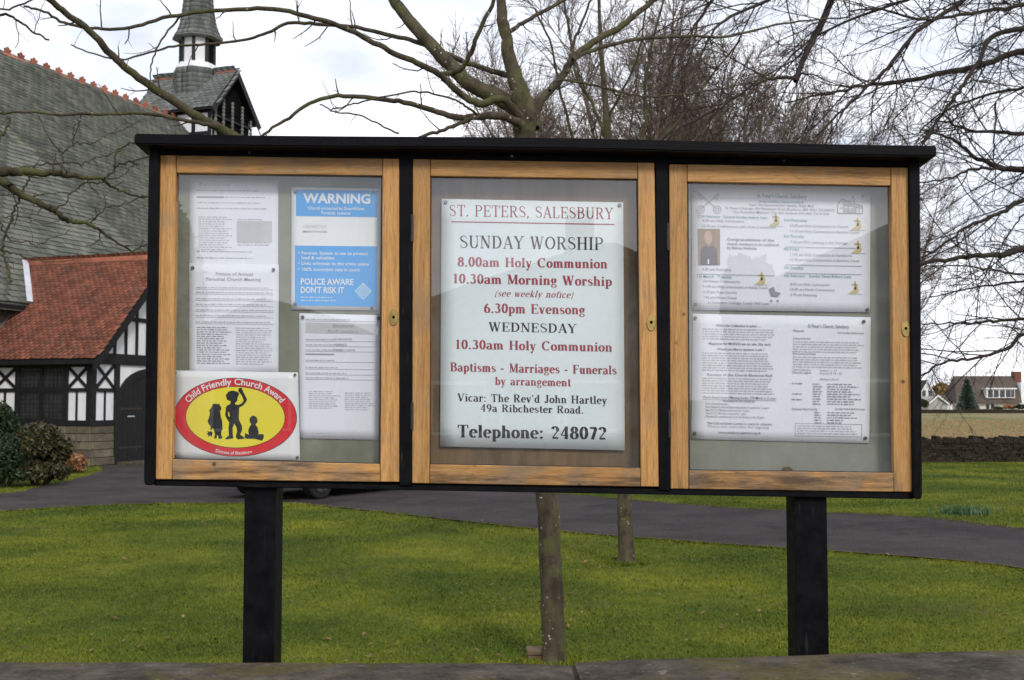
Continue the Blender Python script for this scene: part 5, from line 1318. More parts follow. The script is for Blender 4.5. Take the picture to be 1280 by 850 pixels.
def twigs(tb_, P, Rr, spec, lvl=0):
    """spawn side shoots along polyline P; spec = list of dicts per level"""
    if lvl >= len(spec): return
    s = spec[lvl]; seg_ = np.linalg.norm(np.diff(P, axis=0), axis=1); L = seg_.sum(); cum = np.r_[0, np.cumsum(seg_)]
    n = int(L * s['per'] + rt.random()); side = rt.choice((-1, 1))
    for i in range(n):
        t = L * (s.get('from', .1) + (1 - s.get('from', .1)) * (i + rt.random()) / n)
        j = min(np.searchsorted(cum, t) - 1, len(P) - 2); j = max(j, 0); f = (t - cum[j]) / (seg_[j] + 1e-9)
        p = P[j] + (P[j + 1] - P[j]) * f; d = nv(P[j + 1] - P[j]); r = (Rr[j] * (1 - f) + Rr[j + 1] * f)
        a = rt.uniform(0, 2 * math.pi) if not s.get('alt') else 0
        u = nv(np.cross(d, [0.13, .97, .2])); w = np.cross(d, u)
        perp = u * math.cos(a) + w * math.sin(a)
        if s.get('alt'): side = -side; perp = nv(u * side + w * rt.uniform(-.7, .7))
        ang = math.radians(rt.uniform(*s['ang']))
        dd = d * math.cos(ang) + perp * math.sin(ang)
        l = rt.uniform(*s['len']) * (1.0 - .45 * t / L)
        rr = max(min(r * s.get('rk', .55), s['r']), s.get('rmin', .0015))
        Q, RQ = wander(p, dd, l, s.get('n', 4), s.get('wob', .16), s.get('up', 0), rr, rr * s.get('tip', .45))
        tb_.add(Q, RQ, s.get('k', 3)); twigs(tb_, Q, RQ, spec, lvl + 1)
def limb(tree, pts, w0, w1, Y0, Y1, tb_, spec, k=7, mat=None, jit=0.0):
    """limb through photo points, w in photo pixels, distances Y0..Y1; returns samples"""
    n = len(pts)
    W = [tuple(at(p[0], p[1], Y0 + (Y1 - Y0) * i / (n - 1))) for i, p in enumerate(pts)]
    P = smoothpts(W, 5); m = len(P)
    P = P + np.array([[rt.gauss(0, jit), rt.gauss(0, jit), rt.gauss(0, jit)] for _ in range(m)]) if jit else P
    Rr = np.array([(w0 + (w1 - w0) * (i / (m - 1)) ** .8) / 2 / F * (Y0 + (Y1 - Y0) * i / (m - 1)) for i in range(m)])
    t_ = Tubes(); t_.add(P, Rr, k); o = t_.build('branch', mat, tree)
    twigs(tb_, P, Rr, spec); return P, Rr

# --- near tree behind the case
g0 = ground(692, 829); Yt = g0.y
T1 = empty('tree', g0, 'nearest bare tree, pale-spotted trunk behind the middle door, forking above the roof board', 'tree')
tp = [(692, 832, 37), (693, 815, 31), (690, 760, 29.5), (687, 690, 28), (684, 620, 27), (676, 500, 28), (668, 380, 28), (661, 270, 28), (657, 200, 28), (656, 168, 27), (657, 145, 29), (652, 122, 25), (643, 95, 20), (636, 70, 17), (631, 40, 15), (626, 5, 13), (622, -60, 11), (628, -160, 7), (640, -260, 3)]
P = smoothpts([tuple(at(x, y, Yt)) for x, y, w in tp], 4); Rr = smoothpts([(w / 2 / F * Yt, 0) for x, y, w in tp], 4)[:, 0]
for i in range(len(P)): P[i] += np.array([rt.gauss(0, .004), 0, 0]); Rr[i] *= 1 + rt.gauss(0, .035)
t_ = Tubes(); t_.add(P, Rr, 14); t_.build('trunk', M['bark_near'], T1)
tw1 = Tubes()
sp1 = [dict(per=3.2, len=(.10, .34), ang=(35, 75), r=.006, up=.10, n=5, wob=.14, alt=1, **{'from': .12}), dict(per=7, len=(.04, .11), ang=(30, 60), r=.0035, up=.08, n=3)]
big = [
 ([(655, 142), (628, 124), (600, 112), (575, 94), (550, 68), (526, 42), (508, 20), (492, 0), (478, -30), (455, -90)], 22, 13, 0, .5),
 ([(650, 146), (628, 124), (598, 130), (573, 115), (552, 95), (527, 81), (494, 67), (460, 50), (430, 35), (394, 23), (340, 11), (295, 12), (252, 15), (202, 23), (163, 35), (120, 36), (81, 29), (55, 15), (30, 8)], 11, 3.0, -.1, -.9),
 ([(640, 97), (627, 92), (591, 81), (555, 65), (519, 52), (483, 43), (437, 33), (395, 30), (360, 29), (334, 41), (303, 50), (249, 56), (217, 58), (186, 66), (155, 74), (124, 70), (89, 56)], 8, 1.8, .1, .9),
 ([(548, 94), (566, 91), (579, 83), (591, 61), (602, 32), (617, 0), (628, -40)], 8, 4.5, -.2, -.5),
 ([(652, 156), (638, 149), (620, 145), (592, 146), (573, 147), (541, 138), (512, 129), (476, 124), (430, 120), (394, 126), (361, 147), (340, 160), (318, 178)], 12, 3, -.1, -.7),
 ([(596, 143), (583, 133), (570, 126), (541, 117), (512, 115), (466, 124), (437, 131), (412, 137)], 3.5, 1.8, -.3, -.6),
 ([(600, 145), (580, 152), (556, 162), (530, 170), (500, 185)], 6, 4, -.3, -.5),
 ([(498, 167), (476, 156), (448, 144), (419, 140), (400, 130)], 2.6, 1.8, -.4, -.7),
 ([(668, 160), (672, 134), (682, 118), (699, 101), (712, 80), (722, 67), (746, 50), (778, 31), (800, 14), (828, -8), (870, -40)], 13, 6, .1, .8),
 ([(716, 74), (742, 62), (790, 50), (835, 46), (865, 45), (905, 46), (950, 36), (1000, 26), (1060, 22)], 6, 2, .3, 1.2),
 ([(686, 112), (697, 101), (730, 104), (760, 111), (790, 118), (820, 121), (870, 116), (915, 108), (960, 97)], 4, 1.8, 0, 1.4),
 ([(708, 90), (718, 52), (730, 22), (742, -8)], 4.5, 2.5, .1, .2),
 ([(636, 40), (653, 29), (680, 14), (706, 0), (750, -25)], 6, 4, .1, .4),
 ([(672, 330), (600, 300), (500, 262), (400, 222), (320, 186), (276, 161), (249, 146), (202, 117), (167, 92), (140, 69), (113, 39), (82, 16), (62, 0), (40, -18), (10, -50)], 17, 6.5, 0, -1.2),
 ([(274, 160), (249, 153), (217, 148), (182, 142), (136, 142), (78, 143), (40, 140), (0, 141), (-40, 136)], 6, 2.5, -.9, -1.2),
 ([(228, 18), (223, 23), (202, 50), (190, 78), (188, 102)], 3.5, 1.6, -.6, -.7),
 ([(420, 34), (405, 55), (392, 74), (380, 90)], 0.1, 0.1, 0, 0),
]
for pts, w0, w1, d0, d1 in big:
    if w0 < 1: continue
    limb(T1, pts, w0, w1, Yt + d0, Yt + d1, tw1, sp1, 8, M['bark_near'], .0025)
# knuckle where the limbs leave the trunk
tw1.build('twigs', M['bark_near'], T1, 'stuff')

# --- second tree farther back
g2 = ground(783, 704); Y2 = g2.y
T2 = empty('tree', g2, 'slim bare tree farther back on the lawn, debris round its foot', 'tree')
tp = [(783, 708, 40), (783, 700, 25), (783, 692, 21), (782, 670, 19), (780, 620, 17.5), (776, 500, 18), (772, 380, 16), (768, 280, 14), (762, 200, 11), (757, 130, 8), (750, 40, 5), (748, -60, 3)]
P = smoothpts([tuple(at(x, y, Y2)) for x, y, w in tp], 4); Rr = smoothpts([(w / 2 / F * Y2, 0) for x, y, w in tp], 4)[:, 0]
t_ = Tubes(); t_.add(P, Rr, 12); t_.build('trunk', M['bark_near'], T2)
tw2 = Tubes(); sp2 = [dict(per=2.6, len=(.3, .9), ang=(25, 60), r=.007, up=.05, n=5, wob=.12), dict(per=5, len=(.12, .35), ang=(25, 60), r=.004, up=.05, n=4), ]
for pts, w0, w1, dd_ in (
 ([(768, 260), (785, 210), (806, 160), (806, 110), (816, 50), (835, -20)], 7, 3, .5), ([(770, 300), (735, 230), (715, 170), (700, 110), (690, 60), (668, 10)], 6, 2.5, -.4),
 ([(766, 240), (800, 200), (850, 150), (885, 100), (925, 50)], 6, 2, .6), ([(760, 180), (740, 130), (720, 95), (712, 40), (700, -20)], 5, 2, .2), ([(758, 150), (785, 100), (800, 60), (808, 0)], 4, 2, -.4)):
    limb(T2, pts, w0, w1, Y2, Y2 + dd_, tw2, sp2, 6, M['bark_moss'], .004)
tw2.build('twigs', M['bark_moss'], T2, 'stuff')

# --- mossy tree off to the left whose limbs cross the church roof
YL = 8.6
T3 = empty('tree', ground(-260, 770), 'mossy bare tree at the far left, crooked limbs crossing in front of the slate roof', 'tree')
YL = T3.location.y
tp = [(-260, 775, 60), (-258, 700, 50), (-262, 560, 46), (-250, 420, 44), (-245, 300, 42), (-230, 200, 34), (-215, 80, 26), (-190, -60, 18), (-170, -200, 9)]
P = smoothpts([tuple(at(x, y, YL)) for x, y, w in tp], 4); Rr = smoothpts([(w / 2 / F * YL, 0) for x, y, w in tp], 4)[:, 0]
t_ = Tubes(); t_.add(P, Rr, 12); t_.build('trunk', M['bark_moss'], T3)
tw3 = Tubes(); sp3 = [dict(per=3.4, len=(.15, .55), ang=(35, 80), r=.007, up=.02, n=6, wob=.32, alt=1, **{'from': .2}), dict(per=6, len=(.06, .24), ang=(30, 70), r=.0038, up=.03, n=5, wob=.3), dict(per=5, len=(.03, .1), ang=(30, 60), r=.0028, n=3)]
def L3(x, y): return (x / 4.474, 150 + y / 4.474)
for pts, w0, w1, d0, d1 in (
 ([(-245, 330), (-150, 260), (-60, 222)] + [L3(*p) for p in ((0, 288), (80, 292), (180, 292), (300, 300), (400, 312), (500, 322), (585, 325))], 20, 4.6, 0, .5),
 ([L3(*p) for p in ((585, 328), (640, 270), (650, 190), (670, 158), (760, 125), (850, 110))], 3.4, 1.8, .5, .6),
 ([L3(*p) for p in ((640, 262), (700, 245), (770, 225), (850, 205), (900, 190))], 3.2, 2, .5, .7),
 ([L3(*p) for p in ((560, 320), (600, 345), (660, 385), (720, 415), (830, 432), (930, 440))], 4.4, 2.2, .5, .8),
 ([L3(*p) for p in ((600, 332), (680, 318), (730, 262), (780, 240))], 1.8, 1.2, .5, .6),
 ([(-245, 380), (-140, 270), (-60, 230)] + [L3(*p) for p in ((0, 350), (60, 375), (130, 420), (230, 470), (300, 505), (350, 545), (400, 570), (495, 580), (560, 620), (650, 675), (740, 740))], 16, 2.6, 0, .6),
 ([L3(*p) for p in ((740, 740), (790, 710), (850, 670), (930, 640))], 2.4, 1.6, .6, .7),
 ([L3(*p) for p in ((495, 580), (550, 535), (600, 485), (700, 465), (800, 435), (870, 420))], 2.2, 1.4, .55, .7),
 ([L3(*p) for p in ((300, 487), (370, 470), (385, 420), (440, 380), (490, 348), (560, 352), (590, 345))], 2, 1.6, .5, .5),
 ([L3(*p) for p in ((190, 262), (165, 320), (130, 400), (95, 470), (60, 560), (30, 640), (15, 700), (20, 760), (40, 830), (60, 900))], 2.6, 3.2, .3, .1),
 ([L3(*p) for p in ((70, 285), (140, 262), (200, 255), (300, 245), (400, 240), (470, 245), (540, 210), (620, 190), (680, 155))], 2.2, 1.3, .2, .6),
 ([L3(*p) for p in ((290, 300), (305, 250), (315, 190))], 2.4, 1.4, .3, .3),
 ([L3(*p) for p in ((345, 300), (355, 230), (350, 190), (390, 150), (405, 100), (410, 60), (435, 0))], 2.6, 1.2, .3, .5),
 ([L3(*p) for p in ((350, 188), (310, 150), (280, 100), (250, 50), (220, -20))], 2.2, 1.1, .3, .2),
 ([L3(*p) for p in ((405, 135), (470, 130), (520, 130), (580, 90), (640, 70), (720, 40), (780, 0))], 1.8, 1.1, .5, .6),
 ([L3(*p) for p in ((0, 560), (30, 640), (70, 680), (150, 680), (200, 700), (270, 670), (350, 640), (390, 620))], 2, 1, 0, .3),
 ([L3(*p) for p in ((0, 720), (60, 745), (150, 770), (240, 790), (330, 790), (400, 780), (440, 745))], 2.2, 1, 0, .3),
 ([L3(*p) for p in ((10, 550), (80, 540), (150, 545), (200, 570), (280, 580), (330, 550))], 1.8, .9, 0, .3),
 ([L3(*p) for p in ((-20, 110), (20, 80), (45, 20), (55, -20))], 5, 2.2, 0, .1), ([(-60, 120), (-20, 60), (0, 20), (20, 25), (40, 40), (62, 50)], 5, 2.5, 0, .1), ([(-40, 10), (10, 10), (40, 0), (60, -10)], 3, 2, 0, 0)):
    limb(T3, pts, w0, w1, YL + d0, YL + d1, tw3, sp3, 6, M['bark_moss'], .006)
tw3.build('twigs', M['bark_moss'], T3, 'stuff')

# --- beech off to the right, long limbs hanging over the frame
T4 = empty('tree', ground(1560, 715), 'dark bare beech at the far right, long fine limbs arching down over the case', 'tree')
YR4 = T4.location.y
tp = [(1560, 722, 110), (1556, 640, 80), (1550, 450, 70), (1545, 250, 64), (1530, 100, 56), (1500, -60, 46), (1440, -220, 34), (1360, -360, 22), (1280, -470, 10)]
P = smoothpts([tuple(at(x, y, YR4)) for x, y, w in tp], 4); Rr = smoothpts([(w / 2 / F * YR4, 0) for x, y, w in tp], 4)[:, 0]
t_ = Tubes(); t_.add(P, Rr, 14); t_.build('trunk', M['bark_dark'], T4)
tw4 = Tubes()
sp4 = [dict(per=5.5, len=(.5, 1.6), ang=(20, 60), r=.008, up=-.03, n=6, wob=.13, rk=.6, **{'from': .15}), dict(per=11, len=(.18, .6), ang=(25, 60), r=.004, up=-.01, n=5, wob=.16, rmin=.0017), dict(per=9, len=(.06, .2), ang=(25, 60), r=.0028, n=3, rmin=.0014)]
def L4(x, y): return (1140 + x / 2.576, 150 + y / 2.576)
for pts, w0, w1, d0, d1 in (
 ([(1540, 200), (1420, 120), (1340, 85), (1280, 65), (1230, 80), (1165, 95), (1115, 103), (1080, 107), (1025, 120), (980, 128)], 14, 2, 0, -1.2),
 ([(1540, 150), (1400, 60), (1320, 30), (1280, 35), (1240, 47), (1225, 75), (1205, 105), (1190, 125), (1172, 150), (1160, 172), (1130, 230)], 11, 2, 0, -1.8),
 ([(1500, -40), (1380, -80), (1270, -60), (1205, 0), (1145, 40), (1110, 85), (1080, 112), (1040, 150), (1010, 190)], 10, 2, 0, -1.5),
 ([(1440, -220), (1250, -200), (1120, -120), (1060, -50), (1040, 0), (1020, 42), (1006, 72), (995, 101)], 14, 7, 0, -1.5),
 ([(995, 98), (972, 97), (945, 105), (915, 125), (880, 145), (850, 160), (830, 180)], 5, 2, -1.5, -1.7),
 ([(1440, -220), (1200, -190), (1060, -110), (1000, -40), (960, 0), (905, 25), (880, 60), (865, 102)], 10, 2, 0, -2.4),
 ([(1200, -190), (1000, -150), (930, -60), (890, 0), (865, 40), (855, 70), (845, 95)], 7, 2, -.5, -2.2),
 ([(1545, 260), (1440, 240), (1340, 215)] + [L4(*p) for p in ((361, 160), (290, 155), (240, 132), (200, 120), (150, 75), (100, 50), (40, 30))], 13, 2, 0, -1.2),
 ([L4(*p) for p in ((361, 160), (290, 158), (210, 155), (150, 175), (130, 185), (60, 198), (0, 205))], 5, 1.8, -.8, -1.2),
 ([(1548, 330), (1440, 290), (1350, 262)] + [L4(*p) for p in ((361, 260), (300, 290), (240, 320), (180, 340), (130, 380), (60, 430), (-40, 470))], 10, 1.6, 0, -1),
 ([(1548, 360), (1440, 320), (1350, 308)] + [L4(*p) for p in ((361, 415), (310, 430), (270, 435), (190, 440), (120, 450), (40, 460), (-60, 470))], 13, 4, 0, -1.2),
 ([(1340, 320)] + [L4(*p) for p in ((361, 495), (300, 490), (250, 480), (120, 470), (40, 472))], 4, 1.5, -.8, -1.3),
 ([(1549, 430), (1440, 400), (1350, 395)] + [L4(*p) for p in ((361, 640), (280, 645), (200, 655), (120, 655), (30, 658))], 8, 1.6, 0, -1),
 ([(1549, 450), (1440, 425), (1350, 415)] + [L4(*p) for p in ((361, 690), (300, 740), (180, 770), (100, 780), (40, 815), (-30, 850))], 8, 1.8, 0, -1),
 ([(1545, 250), (1420, 190), (1340, 168)] + [L4(*p) for p in ((361, 45), (270, 40), (190, 35), (120, 10), (60, 0))], 9, 2, 0, -1),
 ([(1530, 100), (1400, 0), (1320, -20), (1280, 5), (1240, 12), (1190, 20), (1150, 24), (1100, 12), (1060, 14)], 9, 2, 0, -1.6),
 ([L4(*p) for p in ((268, -60), (266, 20), (262, 100), (268, 180), (262, 250))], 3, 1, -1, -1),
 ([L4(*p) for p in ((361, 300), (330, 340), (300, 380), (270, 430), (240, 480))], 2.4, 1, -1, -1), ([(1530, 100), (1390, 90), (1320, 105), (1280, 110), (1235, 118), (1180, 140), (1150, 165)], 7, 2, .3, .2), ([(1530, 100), (1360, -60), (1240, -50), (1180, -20), (1120, 5), (1050, 30), (1000, 60), (960, 100)], 8, 1.8, .6, .6),
 ([(1548, 350), (1440, 345), (1350, 350), (1280, 352), (1220, 360), (1160, 372)], 7, 1.6, .3, .1)):
    limb(T4, pts, w0, w1, YR4 + d0, YR4 + d1, tw4, sp4, 6, M['bark_dark'], .006)
tw4.build('twigs', M['bark_dark'], T4, 'stuff')

# --- background trees behind the case
def fan_tree(px, Y, H, spread, label, seed, nst=7, dens=1.0, cat='tree', mat='bark_far', group='bare trees beyond the lawn', r0=None, z0=0.0):
    rt.seed(seed)
    X = (px - 640) / F * Y; base = Vector((X, Y, z0))
    t = empty('tree', base, label, cat, group)
    r0 = r0 or H * .013
    tr, _ = wander((X, Y, z0 - .1), (rt.uniform(-.05, .05), 0, 1), H * .28, 6, .04, .1, r0 * 1.3, r0)
    a_ = Tubes(); a_.add(tr, np.linspace(r0 * 1.35, r0 * .95, 6), 9); a_.build('trunk', M[mat], t)
    tb_ = Tubes(); st = Tubes()
    spec = [dict(per=2.3 * dens, len=(H * .10, H * .27), ang=(25, 62), r=r0 * .36, up=.06, n=5, wob=.10, k=4, rk=.6, **{'from': .12}),
            dict(per=4.4 * dens, len=(H * .05, H * .12), ang=(25, 62), r=.016, up=.05, n=4, wob=.13, rmin=.009, **{'from': .1}),
            dict(per=13 * dens, len=(H * .025, H * .065), ang=(20, 50), r=.008, up=.04, n=3, wob=.12, rmin=.006, tip=.8)]
    for i in range(nst):
        a = 2 * math.pi * (i + rt.random() * .6) / nst; lean = spread * rt.uniform(.25, 1.0) if i else .05
        s = tr[rt.choice((3, 4, 5))]
        Q, RQ = wander(s, (math.cos(a) * lean, math.sin(a) * lean, 1), H * rt.uniform(.60, .74), 9, .07, .035, r0 * .50, r0 * .09)
        st.add(Q, RQ, 6); twigs(tb_, Q, RQ, spec)
    st.build('limbs', M[mat], t); tb_.build('twigs', M[mat], t, 'stuff'); return t
fan_tree(785, 31, 13.0, .85, 'tallest dense brown twiggy crown, just right of the forked near trunk', 3, 17, 1.08)
fan_tree(915, 34, 12.3, .9, 'dense brown twiggy crown above the left half of the right door', 4, 17, 1.05)
fan_tree(1045, 36, 11.2, 1.0, 'rounded brown twiggy crown above the right end of the case', 5, 14, 1.08)
fan_tree(700, 46, 12.6, .42, 'farther thin bare tree half hidden behind the tallest twiggy crown', 6, 9, 1.0)
fan_tree(1110, 44, 11.0, .5, 'thin bare tree at right of the row, mixing with the beech limbs', 8, 9, 1.0)
fan_tree(600, 52, 11.4, .40, 'low bare tree left of the forked trunk, only its thin top showing', 9, 5, .5)

# ------------------------------------------------------------------ shrubs and small plants
def leafmat(name, c1, c2, rough=.5):
    m, nt, b = base_mat(name, rough, .35); g = node(nt, 'ShaderNodeNewGeometry')
    r = ramp(nt, [(0.0, c2), (1.0, c1)]); nt.links.new(g.outputs['Random Per Island'], r.inputs[0]); nt.links.new(r.outputs[0], b.inputs['Base Color']); return m
M['laurel'] = leafmat('dark evergreen leaf', (0.030, 0.052, 0.016), (0.008, 0.018, 0.007))
M['rhodo'] = leafmat('olive brown shrub leaf', (0.075, 0.066, 0.022), (0.016, 0.022, 0.008))
M['copper'] = leafmat('copper dead leaf', (0.42, 0.20, 0.09), (0.17, 0.075, 0.035))
M['conifer'] = leafmat('blue green conifer needle', (0.095, 0.130, 0.095), (0.040, 0.065, 0.050))
M['bulb'] = leafmat('bulb leaf', (0.045, 0.11, 0.035), (0.02, 0.055, 0.02))
M['heather'] = leafmat('ochre crown leaf', (0.28, 0.18, 0.06), (0.14, 0.09, 0.035))
def leaves(name, n, c, rad, size, mat, parent, rg, shell=.55, asp=.45, up=0.0, lumps=9, lr=(.55, .5)):
    c = np.array(c); rad = np.array(rad)
    L = rg.normal(0, 1, (lumps, 3)); L /= np.linalg.norm(L, axis=1)[:, None]; L = L * rad * lr[0]; L[:, 2] = np.abs(L[:, 2]) * .8 - rad[2] * .1
    k = rg.integers(0, lumps, n); d = rg.normal(0, 1, (n, 3)); d /= np.linalg.norm(d, axis=1)[:, None]
    P = c + L[k] + d * rad * lr[1] * (shell + (1 - shell) * rg.random((n, 1)) ** .5)
    P = P[P[:, 2] > c[2] - rad[2] * .98]; n = len(P)
    a = rg.normal(0, 1, (n, 3)); a[:, 2] += up; a /= np.linalg.norm(a, axis=1)[:, None]
    b = np.cross(a, rg.normal(0, 1, (n, 3))); b /= np.linalg.norm(b, axis=1)[:, None]
    s = size * rg.uniform(.6, 1.3, (n, 1)); a = a * s; b = b * s * asp; nn = np.cross(a, b); nn /= np.linalg.norm(nn, axis=1)[:, None]; nn *= s * .15
    V = np.stack([P - a, P - b + nn, P + a, P + b + nn], 1)
    f = np.arange(4 * n).reshape(n, 4); F3 = np.concatenate([f[:, [0, 1, 2]], f[:, [0, 2, 3]]])
    o = mk(name, V.reshape(-1, 3), F3, mat, parent); o['kind'] = 'stuff'; return o
rl = np.random.default_rng(9)
def shrub(px, pyb, wpx, hpx, mat, n, size, label, asp=.45, Y=None):
    g = ground(px, pyb); Y = g.y; w = wpx / 2 / F * Y; h = hpx / F * Y
    t = empty('shrub', g, label, 'shrub')
    st = Tubes(); 
    for i in range(14):
        a = rt.uniform(0, 6.28); Q, RQ = wander((g.x + math.cos(a) * w * .15, Y + math.sin(a) * .1, -.03), (math.cos(a) * .6, math.sin(a) * .6, 1), h * .9, 6, .12, .02, .02, .005); st.add(Q, RQ, 4)
    st.build('stems', M['bark_moss'], t)
    leaves('foliage', n, (g.x, Y, h * .5), (w, w * .8, h * .56), size, mat, t, rl, asp=asp, lumps=26, lr=(.74, .36))
    leaves('low_foliage', n // 3, (g.x, Y - w * .15, h * .22), (w * .95, w * .75, h * .26), size, mat, t, rl, asp=asp, lumps=14, lr=(.7, .42)); return t
shrub(-6, 606, 60, 110, M['laurel'], 7000, .045, 'dark green evergreen shrub at the left edge beside the porch', .4)
shrub(48, 607, 78, 82, M['rhodo'], 8000, .05, 'broad olive-brown leafy shrub in front of the porch windows')
shrub(4, 609, 62, 70, M['laurel'], 6000, .045, 'low dark evergreen bush at the foot of the taller one')
shrub(90, 591, 32, 25, M['copper'], 900, .07, 'small copper-coloured dead-leaved plant by the stone plinth')
# bulb leaves on the right lawn
gb_ = ground(1206, 643); bp = empty('bulb_clump', gb_, 'clump of dark green bulb leaves on the lawn beyond the path', 'plant')
V = []; Fc = []
for i in range(260):
    x, y = gb_.x + rl.normal(0, .20), gb_.y + rl.normal(0, .12); h = rl.uniform(.07, .16); a = rl.uniform(0, 3.14); w = .007; lx, ly = rl.normal(0, .04, 2); b = len(V)
    V += [(x - math.cos(a) * w, y - math.sin(a) * w, 0), (x + math.cos(a) * w, y + math.sin(a) * w, 0), (x + lx * .5 + math.cos(a) * w, y + ly * .5, h * .6), (x + lx * .5 - math.cos(a) * w, y + ly * .5, h * .6), (x + lx, y + ly, h)]
    Fc += [(b, b + 1, b + 2, b + 3), (b + 3, b + 2, b + 4)]
o = mk('leaves', V, Fc, M['bulb'], bp); o['kind'] = 'stuff'
# wooden block with red side beside the trunk
M['red_paint'] = plain('chipped red paint', (0.36, 0.03, 0.02), (0.2, 0.03, 0.02), 20, 0.6, 0.3, bmp=0.2)
M['old_wood'] = plain('old brown wood', (0.17, 0.12, 0.07), (0.08, 0.06, 0.035), 20, 0.8, 0.2, bmp=0.3, world=True)
gx = ground(671, 828); bx = empty('box', gx, 'small brown wooden box with a red side lying against the foot of the near trunk', 'box')
b = MB(); b.box(gx.x - .055, gx.x + .05, gx.y - .02, gx.y + .10, .0, .05); b.build('body', M['old_wood'], bx, bevel=.003)
b = MB(); b.box(gx.x + .02, gx.x + .052, gx.y - .0235, gx.y - .0202, .002, .045); b.build('side_panel', M['red_paint'], bx)
b = MB(); b.box(gx.x - .065, gx.x + .055, gx.y - .03, gx.y + .11, .0505, .078); b.build('lid', M['old_wood'], bx, bevel=.004)

# ------------------------------------------------------------------ field walls
dw = empty('drystone_wall', (12, 30.2, 0), 'dark dry-stone field wall with rough upright top stones, across the lawn at right', 'wall')
b = MB(); b.box(-4, 30, 30.06, 30.34, -.1, .52); b.build('wall_core', M['drystone'], dw)
parts_left = 298; stuff = MB(); zc = 0; row = 0
def roughbox(x0, x1, y0, y1, z0, z1, j):
    c = [(x0, y0, z0), (x1, y0, z0), (x1, y1, z0), (x0, y1, z0), (x0, y0, z1), (x1, y0, z1), (x1, y1, z1), (x0, y1, z1)]
    return [(a + rr_.uniform(-j, j), b_ + rr_.uniform(-j, j), c_ + rr_.uniform(-j, j)) for a, b_, c_ in c]
tops = []
while zc < .53:
    h = rr_.uniform(.045, .075)
    x = -4 + rr_.uniform(0, .2)
    while x < 30:
        w = rr_.uniform(.08, .26); V = roughbox(x + .006, x + w - .006, 30 - rr_.uniform(0, .03), 30.1, zc + .004, zc + h - .004, .012)
        if 11.0 < x < 13.9 and parts_left > 45:
            q = MB(); q.hexa(V); q.build('stone', M['drystone'], dw); parts_left -= 1
        else: stuff.hexa(V)
        x += w
    zc += h
x = -4
while x < 30:
    w = rr_.uniform(.06, .16); h = rr_.uniform(.08, .18); V = roughbox(x + .005, x + w - .005, 29.98, 30.36, .52, .52 + h, .018)
    if 11.0 < x < 14.2 and parts_left > 0: q = MB(); q.hexa(V); q.build('top_stone', M['drystone'], dw); parts_left -= 1
    else: stuff.hexa(V)
    x += w
o = stuff.build('wall_stones', M['drystone'], dw); o['kind'] = 'stuff'
fw = MB()
x = 30
while x < 110:
    w = rr_.uniform(.5, 1.3); fw.hexa(roughbox(x, x + w, 139, 139.5, -.05, .42 + rr_.uniform(0, .12), .03)); x += w
o = fw.build('field_wall', M['drystone'], None); tag(o, 'low far wall at the end of the straw-coloured field, below the houses', 'wall')
# tussocks of dead grass in the field
V = []; Fc = []
for i in range(5000):
    D = 31 + 60 * rl.random() ** 1.4; px = rl.uniform(1120, 1320); x = (px - 640) / F * D; cl = rl.random() < .35
    for q in range(3):
        xx, yy = x + rl.normal(0, .06), D + rl.normal(0, .06); h = rl.uniform(.04, .10) * (1.8 if cl else 1); b = len(V); lx = rl.normal(0, h * .5); w = .012 * (D / 30)
        V += [(xx - w, yy, 0), (xx + w, yy, 0), (xx + lx, yy, h)]; Fc.append((b, b + 1, b + 2))
M['dead_grass'] = leafmat('dead grass blade', (0.36, 0.27, 0.14), (0.19, 0.13, 0.06), .9)
tag(mk('field_grass', V, Fc, M['dead_grass']), 'straw-coloured dead grass in the rough field', 'grass', kind='stuff')

# ------------------------------------------------------------------ far houses
YH = 255.0
GH = gz(0, YH)
M['roof_far'] = stone_mat('brown concrete tile', (0.105, 0.085, 0.075), (0.070, 0.058, 0.052), (0.1, 0.1, 0.06), .2, .4)
M['wall_far'] = plain('cream render', (0.62, 0.60, 0.54), (0.52, 0.50, 0.45), .5, .9, .1, bmp=0)
M['grey_wall'] = plain('pale grey garage door', (0.40, 0.40, 0.36), (0.33, 0.33, 0.30), .5, .8, .1, bmp=0)
M['white_trim'] = plain('white painted trim', (0.78, 0.78, 0.78), (0.7, 0.7, 0.7), 1, .6, .3, bmp=0)
M['brick_far'] = stone_mat('red brick', (0.17, 0.075, 0.055), (0.11, 0.05, 0.04), (0.2, 0.15, 0.1), .2, 2)
def W(px, py, Y): return at(px, py, Y)
def fx(px, Y=YH): return at(px, 500, Y).x
def fz(py, Y=YH): return at(640, py, Y).z
hs = empty('house', (fx(1240), YH, GH), 'long low white house with big dark roof, box dormer and red chimney', 'house')
b = MB(); b.box(fx(1198), fx(1279), YH + .6, YH + 8, GH, fz(503)); b.build('wall', M['wall_far'], hs)
zt, ze = fz(469.5), fz(503.5)
b = MB(); b.hexa([(fx(1195), YH - .3, ze), (fx(1277), YH - .3, ze), (fx(1277), YH + 9, ze), (fx(1195), YH + 9, ze), (fx(1202), YH + 4, zt), (fx(1278.5), YH + 4, zt), (fx(1278.5), YH + 4.6, zt), (fx(1202), YH + 4.6, zt)]); rf = b.build('roof', M['roof_far'], hs)
b = MB(); b.box(fx(1276.5), fx(1285), YH + 3, YH + 5, fz(490), fz(464)); b.build('chimney', M['brick_far'], rf)
dm = MB(); dm.box(fx(1233), fx(1268.5), YH - .1, YH + 4, fz(497.5), fz(486.5)); dm = dm.build('dormer', M['white_trim'], hs)
b = MB(); b.box(fx(1231.5), fx(1270.5), YH - .5, YH + 4, fz(486.5), fz(485)); b.build('dormer_roof', M['white_trim'], dm)
